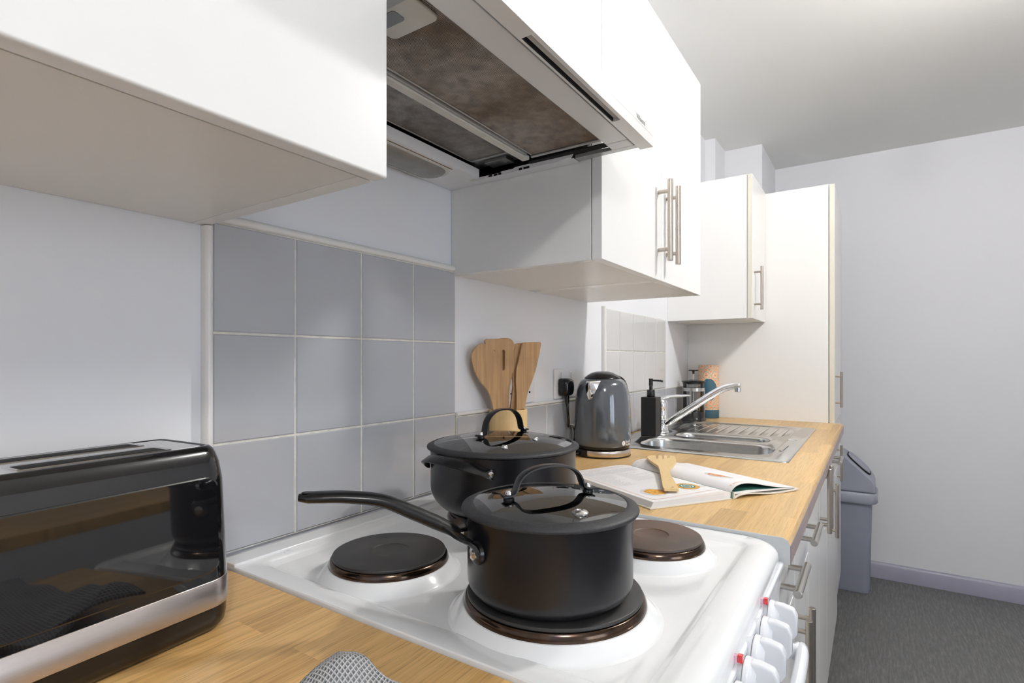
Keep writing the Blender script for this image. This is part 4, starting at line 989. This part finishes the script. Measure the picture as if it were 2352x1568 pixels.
# ================================================================ utensils and pot
uo = Vector((.9105, -.0119, 0)); ud = Vector((.92699, -.37508, 0)); un = Vector((-.37508, -.92699, 0))   # the fan of utensils leans in this upright plane
hx_, hy_ = 1.006, -.0500
ut = thing('utensil_pot', 'round bamboo pot holding wooden utensils, behind the rear pan', 'pot', (hx_, hy_, WT + .0005))
MB().lathe([(0, 0), (.0420, 0), (.0428, .001), (.0428, .1500), (.0418, .1512), (.0372, .1512), (.0366, .1500), (.0366, .008), (0, .008)], (hx_, hy_, WT + .0005), 48).build('pot', 'bamboo_pale', ut)
def utensil(name, label, outline, off, foot, th=.0052, holes=(), curve=0.0, m_='bamboo_tan'):
    """outline: (along the fan, height); closed loop whose last edge is the cut at the pot mouth; continued down to foot"""
    a = outline[0]; b = outline[-1]
    base = uo + ud * foot[0] + un * foot[1]
    ctr = (a[0] + b[0]) / 2; zmid = (a[1] + b[1]) / 2
    hw = abs(b[0] - a[0]) / 2 * .72
    t = thing(name, label, 'utensil', (base.x, base.y, WT + .012), group=None)
    loop = list(outline) + [(foot[0] + hw, WT + .012), (foot[0] - hw, WT + .012)]
    def pt(p, s_):
        k = min(1, max(0, (p[1] - WT) / (zmid - WT)))
        o_ = foot[1] * (1 - k) + off * k
        u = (p[1] - zmid) / (1.22 - zmid)
        o_ += curve * max(0, u) * 1.0
        return uo + ud * p[0] + un * (o_ + s_) + Vector((0, 0, p[1]))
    mb = MB(); ls = [Vector((p[0], p[1], 0)) for p in loop]; hs = [[Vector((p[0], p[1], 0)) for p in h_] for h_ in holes]
    tri = tessellate_polygon([ls] + hs); al = loop + [p for h_ in holes for p in h_]; K = len(al)
    vs = [pt(p, -th / 2) for p in al] + [pt(p, th / 2) for p in al]
    fs = [tuple(t_) for t_ in tri] + [tuple(x + K for x in t_)[::-1] for t_ in tri]
    st_ = 0
    for lp in [loop] + list(holes):
        n_ = len(lp); fs += [(st_ + k, st_ + (k + 1) % n_, st_ + (k + 1) % n_ + K, st_ + k + K) for k in range(n_)]; st_ += n_
    mb.add(vs, fs).build('blade_and_handle', m_, t, .0012, 2)
    return t
def sm(pts, n=3): return [(p.x, p.y) for p in spline([(a, b, 0) for a, b in pts], n)]
spoon = sm([(0.0578, 1.0638), (0.0501, 1.0921), (0.0386, 1.1100), (0.0197, 1.1299), (0.0062, 1.1559), (0.0014, 1.1772), (0.0053, 1.1911), (0.0172, 1.2031), (0.0322, 1.2068), (0.0475, 1.2014), (0.0605, 1.1883), (0.0695, 1.1686), (0.0716, 1.1487), (0.0703, 1.1289), (0.0722, 1.1046), (0.0754, 1.0911), (0.0775, 1.0626)])
utensil('wooden_spoon', 'oval wooden spoon, leftmost utensil in the bamboo pot', spoon, .007, (.100, .008), curve=.004)
slot = [(0.0708, 1.0632), (0.0735, 1.0913), (0.0708, 1.1222), (0.0605, 1.1555), (0.0501, 1.1882), (0.0403, 1.2100), (0.0403, 1.2143), (0.0450, 1.2170), (0.0761, 1.2185), (0.1054, 1.2192), (0.1119, 1.2156), (0.1147, 1.2090), (0.1147, 1.1978), (0.1147, 1.1483), (0.1028, 1.1215), (0.0946, 1.0994), (0.0915, 1.0621)]
utensil('slotted_turner', 'square-topped wooden turner with two slots in the bamboo pot', slot, .001, (.104, .001),
        holes=[[(0.0835, 1.1908), (0.0847, 1.1930), (0.0878, 1.1941), (0.0908, 1.1930), (0.0920, 1.1908), (0.0915, 1.1519), (0.0901, 1.1494), (0.0878, 1.1486), (0.0852, 1.1494), (0.0840, 1.1519)], [(0.0575, 1.1908), (0.0587, 1.1930), (0.0616, 1.1941), (0.0645, 1.1930), (0.0656, 1.1908), (0.0656, 1.1519), (0.0645, 1.1494), (0.0621, 1.1486), (0.0597, 1.1494), (0.0590, 1.1519)]])
sp2 = sm([(0.0876, 1.0626), (0.0889, 1.0861), (0.0845, 1.1220), (0.0735, 1.1554), (0.0683, 1.1884), (0.0735, 1.2105), (0.0814, 1.2184), (0.0946, 1.2210), (0.1109, 1.2191), (0.1232, 1.2069), (0.1294, 1.1888), (0.1286, 1.1663), (0.1191, 1.1392), (0.1098, 1.1125), (0.1075, 1.0613)])
utensil('wooden_spoon', 'round-headed wooden spoon behind the slotted turner in the bamboo pot', sp2, -.0065, (.108, -.008))
spt = [(0.1211, 1.0602), (0.1214, 1.0985), (0.1191, 1.1256), (0.1204, 1.1482), (0.1301, 1.1821), (0.1378, 1.2103), (0.1411, 1.2117), (0.1883, 1.2133), (0.1911, 1.2103), (0.1854, 1.1824), (0.1752, 1.1476), (0.1637, 1.1201), (0.1524, 1.0975), (0.1439, 1.0590)]
utensil('wooden_spatula', 'slant-sided flat wooden spatula, rightmost utensil in the bamboo pot', spt, .004, (.112, .003))
spt2 = [(0.1112, 1.0631), (0.1184, 1.1122), (0.1163, 1.1438), (0.1191, 1.1888), (0.1245, 1.2069), (0.1301, 1.2098), (0.1411, 1.2104), (0.1459, 1.1663), (0.1403, 1.1209), (0.1320, 1.0624)]
utensil('wooden_spatula', 'narrow wooden spatula tucked behind the slant-sided one in the bamboo pot', spt2, -.005, (.106, -.010))

# ================================================================ cookery book and spaghetti server
BO = Vector((.9285, -.4065, WT + .0004)); b1 = Vector((math.cos(R(-34)), math.sin(R(-34)), 0)); b2 = Vector((math.cos(R(61)), math.sin(R(61)), 0)); BH = .287
def bk(s_, t_, z): return BO + b1 * s_ + b2 * t_ + Vector((0, 0, z))
bo = thing('open_book', 'open cookery book with food photographs lying on the oak worktop', 'book', tuple(BO))
def bprism(poly, t0=0.0, t1=BH): return MB().prism(poly, lambda a, b: bk(a, t0, b), lambda a, b: bk(a, t1, b))
def thick(curve, th): return [(a, b) for a, b in curve] + [(a, b - th) for a, b in curve[::-1]]
def sm2(pts, n=5): return [(p.x, p.y) for p in spline([(a, b, 0) for a, b in pts], n)]
topL = sm2([(.004, .0112), (.05, .0122), (.10, .0145), (.140, .0165), (.160, .0160), (.172, .0140), (.180, .0122)])
bprism([(.180, .0022), (-.001, .0022)] + topL).build('left_pages', 'paper', bo, ang=30)
pe = MB()
for k in range(7):
    z_ = .0034 + .0012 * k; pe.add([bk(.0 + .0006 * k, -.0003, z_), bk(.165, -.0003, z_ + .0012 * (k > 3)), bk(.165, -.0003, z_ + .0003 + .0012 * (k > 3)), bk(.0006 * k, -.0003, z_ + .0003)], [(0, 1, 2, 3)])
    pe.add([bk(-.0012 + .0006 * k, 0, z_), bk(-.0012 + .0006 * k, BH, z_), bk(-.0012 + .0006 * k, BH, z_ + .0004), bk(-.0012 + .0006 * k, 0, z_ + .0004)], [(0, 1, 2, 3)])
pe.build('page_edges', 'paper_stack', bo)
bprism([(-.006, 0), (.178, 0), (.178, .0020), (-.006, .0020)], -.004, BH + .004).build('left_cover', 'cover_board', bo, ang=30)
bprism([(.1790, .0010), (.1825, .0010), (.1835, .0120), (.1800, .0125)], .0, BH).build('headband', 'print_green', bo)
bprism([(.1840, .0), (.1870, .0008), (.1872, .0125), (.1850, .0128)], -.003, BH + .003).build('spine', 'cover_board', bo)
topR = sm2([(.1810, .0125), (.1850, .0175), (.194, .0232), (.207, .0262), (.222, .0262), (.245, .0228), (.275, .0165), (.310, .0105), (.346, .0070)])
def zR(s_):
    for (a, za), (b, zb_) in zip(topR, topR[1:]):
        if a <= s_ <= b: return za + (zb_ - za) * (s_ - a) / (b - a)
    return .007
def zL(s_):
    for (a, za), (b, zb_) in zip(topL, topL[1:]):
        if a <= s_ <= b: return za + (zb_ - za) * (s_ - a) / (b - a)
    return .0112
bprism(thick(topR, .0007)).build('right_page', 'paper', bo, ang=60)
bprism(thick(sm2([(.1860, .0124), (.22, .0136), (.26, .0120), (.30, .0095), (.345, .0064)]), .0005)).build('green_page', 'print_green', bo, ang=60)
bprism([(.1875, .0080), (.1875, .0118), (.22, .0126), (.28, .0100), (.347, .0062), (.347, .0050), (.26, .0072)], .0).build('right_pages', 'paper', bo, ang=30)
bprism(thick(sm2([(.1870, .0022), (.196, .0060), (.214, .0080), (.24, .0062), (.27, .0032), (.30, .0022), (.335, .0034), (.353, .0052)]), .0020), -.004, BH + .004).build('right_cover', 'cover_board', bo, ang=60)
# printed matter follows the curve of each page
def onpage(mb, zf, s0, s1, t0, t1, lift=.00025):
    n_ = max(1, int(abs(s1 - s0) / .008)); ss = [s0 + (s1 - s0) * k / n_ for k in range(n_ + 1)]
    vs = [bk(a, t0, zf(a) + lift) for a in ss] + [bk(a, t1, zf(a) + lift) for a in ss]
    mb.add(vs, [(k, k + 1, k + 1 + n_ + 1, k + n_ + 1) for k in range(n_)])
ob = MB()
for s0, s1, t0, t1 in ((.014, .176, .0120, .0135), (.014, .0155, .0120, .272), (.014, .160, .2715, .273)): onpage(ob, zL, s0, s1, t0, t1)
for s0, s1, t0, t1 in ((.1835, .330, .0100, .0125), (.1835, .330, .2745, .2765)): onpage(ob, zR, s0, s1, t0, t1)
ob.build('printed_border', 'print_orange', bo)
tx_ = MB(); rnd = random.Random(3)
def line(zf, s0, s1, t_, h_=.0011, full=.95):
    s_ = s0
    while s_ < s1:
        w_ = rnd.uniform(.003, .009)
        if rnd.random() < full: onpage(tx_, zf, s_, min(s_ + w_, s1), t_, t_ + h_)
        s_ += w_ + .0014
line(zL, .050, .082, .262, .0026)
for k in range(8): line(zL, .022, .150, .2520 - .0042 * k)
for k in range(18): line(zL, .022, rnd.uniform(.050, .075), .2120 - .0052 * k)
for k in range(14): line(zL, .084, rnd.uniform(.110, .150), .2100 - .0052 * k)
tx_.build('printed_text', 'print_grey', bo); tx_ = MB()
for k in range(8): line(zR, .232, rnd.uniform(.265, .300), .240 - .0060 * k)
for k in range(6): line(zR, .232, rnd.uniform(.255, .300), .180 - .0060 * k)
tx_.build('printed_text', 'print_grey', bo)
def disc(zf, cs, ct, rs, rt, m_, lift, parent, n_=40, wob=0.0):
    vs = []; fs = []
    for j, f_ in enumerate((0.001, .35, .7, 1.0)):
        for k in range(n_):
            a = 2 * PI * k / n_; w_ = 1 + wob * math.sin(5 * a + 1) * f_
            s_, t_ = cs + rs * f_ * math.cos(a) * w_, ct + rt * f_ * math.sin(a) * w_; vs.append(bk(s_, t_, zf(s_) + lift))
    for j in range(3):
        for k in range(n_): fs.append((j * n_ + k, j * n_ + (k + 1) % n_, (j + 1) * n_ + (k + 1) % n_, (j + 1) * n_ + k))
    return MB().add(vs, fs).build('food_photo', m_, parent)
disc(zL, .052, .056, .024, .026, 'paper_stack', .0003, bo)
disc(zL, .054, .056, .018, .021, 'food_yellow', .0004, bo, wob=.08)
disc(zL, .131, .057, .021, .024, 'food_curry', .0003, bo)
disc(zL, .131, .057, .0135, .016, 'print_green', .0004, bo)
for a in (.0105, .0060):
    rgm = MB(); vs = []
    n_ = 32
    for f_ in (a, a - .0018): vs += [bk(.131 + f_ * math.cos(2 * PI * k / n_), .057 + f_ * 1.2 * math.sin(2 * PI * k / n_), zL(.131 + f_ * math.cos(2 * PI * k / n_)) + .0005) for k in range(n_)]
    rgm.add(vs, [(k, (k + 1) % n_, (k + 1) % n_ + n_, k + n_) for k in range(n_) if k % 8 not in (0,)]).build('food_photo', 'ink_white', bo)
disc(zR, .232, .078, .024, .030, 'paper_stack', .0003, bo)
disc(zR, .230, .078, .017, .022, 'food_red', .0004, bo, wob=.08)
lf = MB(); onpage(lf, zL, .150, .166, .046, .0485, .0005); onpage(lf, zR, .246, .258, .064, .0665, .0005); lf.build('printed_leaf', 'print_green', bo)

# wooden spaghetti server lying across the book
sg = [(1.2232, -0.2932, 0.9462), (1.2413, -0.2905, 0.9469), (1.2516, -0.2936, 0.947), (1.2545, -0.3034, 0.947), (1.2205, -0.3152, 0.9456), (1.2203, -0.32, 0.9455), (1.2578, -0.3083, 0.947), (1.2604, -0.3148, 0.947), (1.2246, -0.3285, 0.9454), (1.2265, -0.3314, 0.9454), (1.2637, -0.3197, 0.947), (1.2672, -0.3271, 0.9469), (1.2379, -0.3362, 0.9457), (1.2394, -0.3405, 0.9457), (1.2699, -0.3313, 0.9469), (1.2714, -0.339, 0.9468), (1.2624, -0.3469, 0.9463), (1.2377, -0.3563, 0.9452), (1.2098, -0.3635, 0.944), (1.1595, -0.3698, 0.9418), (1.1341, -0.3739, 0.9406), (1.1042, -0.3847, 0.9389), (1.0182, -0.4267, 0.9328), (1.011, -0.4292, 0.9325), (0.9984, -0.4063, 0.9325), (1.0054, -0.4014, 0.9331), (1.1137, -0.3596, 0.9401), (1.1532, -0.3428, 0.9423), (1.1813, -0.3207, 0.944), (1.2029, -0.3041, 0.9452)]
ss_ = thing('wooden_serving_fork', 'pale wooden four-pronged serving fork resting on the open book', 'utensil', (1.15, -.365, .928))
ls = [Vector((a, b, 0)) for a, b, c in sg]; tri = tessellate_polygon([ls]); K = len(sg)
vs = [Vector((a, b, c - .0055)) for a, b, c in sg] + [Vector(p) for p in sg]
so_ = MB().add(vs, [tuple(t_) for t_ in tri] + [tuple(x + K for x in t_)[::-1] for t_ in tri] + [(k, (k + 1) % K, (k + 1) % K + K, k + K) for k in range(K)]).build('fork_body', 'beech_yellow', ss_, .0008, 2)
MB().lathe([(0, .0003), (.0022, .0003), (.0024, 0)], (1.012, -.4180, .9340), 16).build('hanging_hole', 'bamboo_tan', so_)

# ================================================================ waste bin
bn = thing('waste_bin', 'grey plastic swing-top waste bin standing on the floor beyond the tall cupboard', 'bin', (3.40, -.585, FLOOR))
def bring(x0, x1, y0, y1, r_, z): return ringxy(x0, x1, y0, y1, r_, z, 6)
Zb = FLOOR
MB().loft([bring(3.302, 3.498, -.712, -.455, .030, Zb + .001), bring(3.298, 3.502, -.718, -.450, .034, Zb + .02), bring(3.292, 3.508, -.727, -.440, .036, Zb + .44), bring(3.290, 3.510, -.729, -.438, .036, Zb + .485)]).build('bin_body', 'bin_dark', bn, ang=60)
col = MB().loft([bring(3.276, 3.524, -.745, -.423, .045, .440), bring(3.273, 3.527, -.752, -.416, .048, .448), bring(3.273, 3.527, -.752, -.416, .048, .486), bring(3.278, 3.522, -.746, -.422, .044, .494)]).build('lid_rim', 'bin_grey', bn, ang=40)
def gable(ins, x0, x1):
    P = [(-.742 + ins, .494), (-.742 + ins, .530), (-.735 + ins, .560), (-.602, .686 - ins), (-.566, .686 - ins), (-.433 - ins, .560), (-.426 - ins, .530), (-.426 - ins, .494)]
    return MB().prism(P, lambda a, b: Vector((x0, a, b)), lambda a, b: Vector((x1, a, b)))
gable(0, 3.285, 3.515).build('hood', 'bin_grey', bn, .012, 4)
fl_ = MB()
for s_ in (-1, 1):
    c0 = Vector((3.40, -.584 + s_ * .084, .6285)); dn = Vector((0, s_ * .133, -.126)).normalized(); nn = Vector((0, s_ * .126, .133)).normalized()
    fr0 = [c0 + Vector((a, 0, 0)) + dn * b + nn * .0055 for a, b in rrect(.170, .130, .045, 6)]; fr1 = [v + nn * .004 for v in fr0]; frb = [v - nn * .01 for v in fr0]
    MB().loft([frb, fr0, [c0 + Vector((a, 0, 0)) + dn * b + nn * .0085 for a, b in rrect(.160, .120, .042, 6)]]).build('swing_flap', 'bin_grey', bn, ang=50)
    gg = [c0 + Vector((a, 0, 0)) + dn * (b + .002) + nn * .0035 for a, b in rrect(.178, .140, .048, 6)]
    MB().loft([[v - nn * .008 for v in gg], gg]).build('flap_gap', 'dark_gap', bn)

# ================================================================ towel in the foreground
tw = MB()
C0 = Vector((.3075, -.3450)); d1_ = Vector((-.955, -.296)); d2_ = Vector((-.06, -.998))
def twf(u, w):
    p = C0 + d1_ * (u * .30) + d2_ * (w * .24)
    h_ = .0055 + .013 * math.exp(-((u * .30) ** 2 + (w * .24) ** 2) / .0022) + .0055 * (1 + math.sin(u * 13 + w * 7)) * min(1, (u + w) * 6) + .004 * (1 + math.sin(w * 19 - u * 5)) * min(1, (u + w) * 6)
    return (p.x, p.y, .9015 + h_)
us = [k / 60 for k in range(61)]
tw.sheet(twf, us, us, .0028)
to = tag(tw.build('tea_towel', 'waffle_towel', None, origin=(.25, -.40, .9016), ang=80), 'grey waffle-weave tea towel crumpled on the near worktop edge', 'towel')
uvl = to.data.uv_layers.new(name='UV')
n_ = 61
for lp in to.data.loops:
    v = to.data.vertices[lp.vertex_index].co + Vector(to.location); q = Vector((v.x, v.y)) - C0
    det = d1_.x * d2_.y - d1_.y * d2_.x; uvl.data[lp.index].uv = ((q.x * d2_.y - q.y * d2_.x) / det, (d1_.x * q.y - d1_.y * q.x) / det)
# raised hem
hm = MB()
hm.sweep([Vector(twf(0, k / 30)) + Vector((0, 0, -.001)) for k in range(31)], circ(.0022, 8)).sweep([Vector(twf(k / 30, 0)) + Vector((0, 0, -.001)) for k in range(31)], circ(.0022, 8))


# ================================================================ ceiling lamps and the room behind the camera
for k_, ((lx, ly, _s), lab) in enumerate(zip(LAMPS, ('opal globe ceiling lamp over the middle of the room', 'opal globe ceiling lamp nearer the left end, behind the camera'))):
    t = thing('ceiling_lamp', lab, 'lamp', (lx, ly, CEIL))
    MB().lathe([(0, CEIL - .0005), (.055, CEIL - .0005), (.055, CEIL - .015), (.020, CEIL - .022), (.018, CEIL - .050), (0, CEIL - .050)], (lx, ly, 0), 32).build('ceiling_rose', 'trim_white', t)
    MB().lathe([(.060 * math.sin(PI * k / 20), CEIL - .112 + .060 * math.cos(PI * k / 20)) for k in range(21)], (lx, ly, 0), 40).build('globe', 'opal_lamp_%d' % k_, t)
t = thing('dining_table', 'wooden dining table on dark legs across the room, reflected in the toaster', 'table', (.65, -2.00, FLOOR))
box('bar_top', 'oak_near', t, -.45, 1.75, -2.25, -1.70, .745, .785, .003)
for x in (-.40, 1.65):
    for y in (-2.21, -1.79): box('leg', 'stool_metal', t, x, x + .05, y, y + .05, FLOOR, .744, .002)
st0 = thing('metal_stool', 'grey metal stool at the left of the dining table, across the room', 'stool', (.55, -1.42, FLOOR))
sxx, syy = .55, -1.42
MB().loft([[Vector((sxx + a, syy + b, z)) for a, b in rrect(w_, w_, .04, 5)] for w_, z in ((.33, .43), (.33, .445), (.315, .46), (.30, .462))]).build('seat', 'stool_metal', st0, ang=50)
for a in (-1, 1):
    for b in (-1, 1):
        MB().sweep([(sxx + a * .13, syy + b * .13, .432), (sxx + a * .19, syy + b * .19, FLOOR + .001)], [(-.022, -.004), (.022, -.004), (.022, .004), (-.022, .004)], side=(1, -1 if a * b > 0 else 1, 0)).build('leg', 'stool_metal', st0)
for (x, y), lab in (((1.02, -1.40), 'grey metal stool at the middle of the dining table, across the room'), ((1.48, -1.42), 'grey metal stool at the right of the dining table, across the room')):
    c = copy_tree(st0); c.location = (x, y, FLOOR); c['label'] = lab

# things of one kind share a group
for o in list(COL.objects):
    if o.parent is None and o.get('category'):
        g = {'wall_cupboard': 'white wall cupboards', 'base_cupboard': 'white base cupboards below the worktops', 'metal_stool': 'grey metal stools at the dining table',
             'ceiling_lamp': 'opal globe ceiling lamps', 'tile_trim': 'white trims around the wall tiles', 'wall_socket': 'white double sockets above the worktop',
             'glass_lid': 'glass lids on the two black pans', 'worktop': 'oak worktops'}.get(o.name.split('.')[0])
        if o['category'] == 'utensil' and 'in the bamboo pot' in o['label']: g = 'wooden utensils in the bamboo pot'
        if g: o['group'] = g
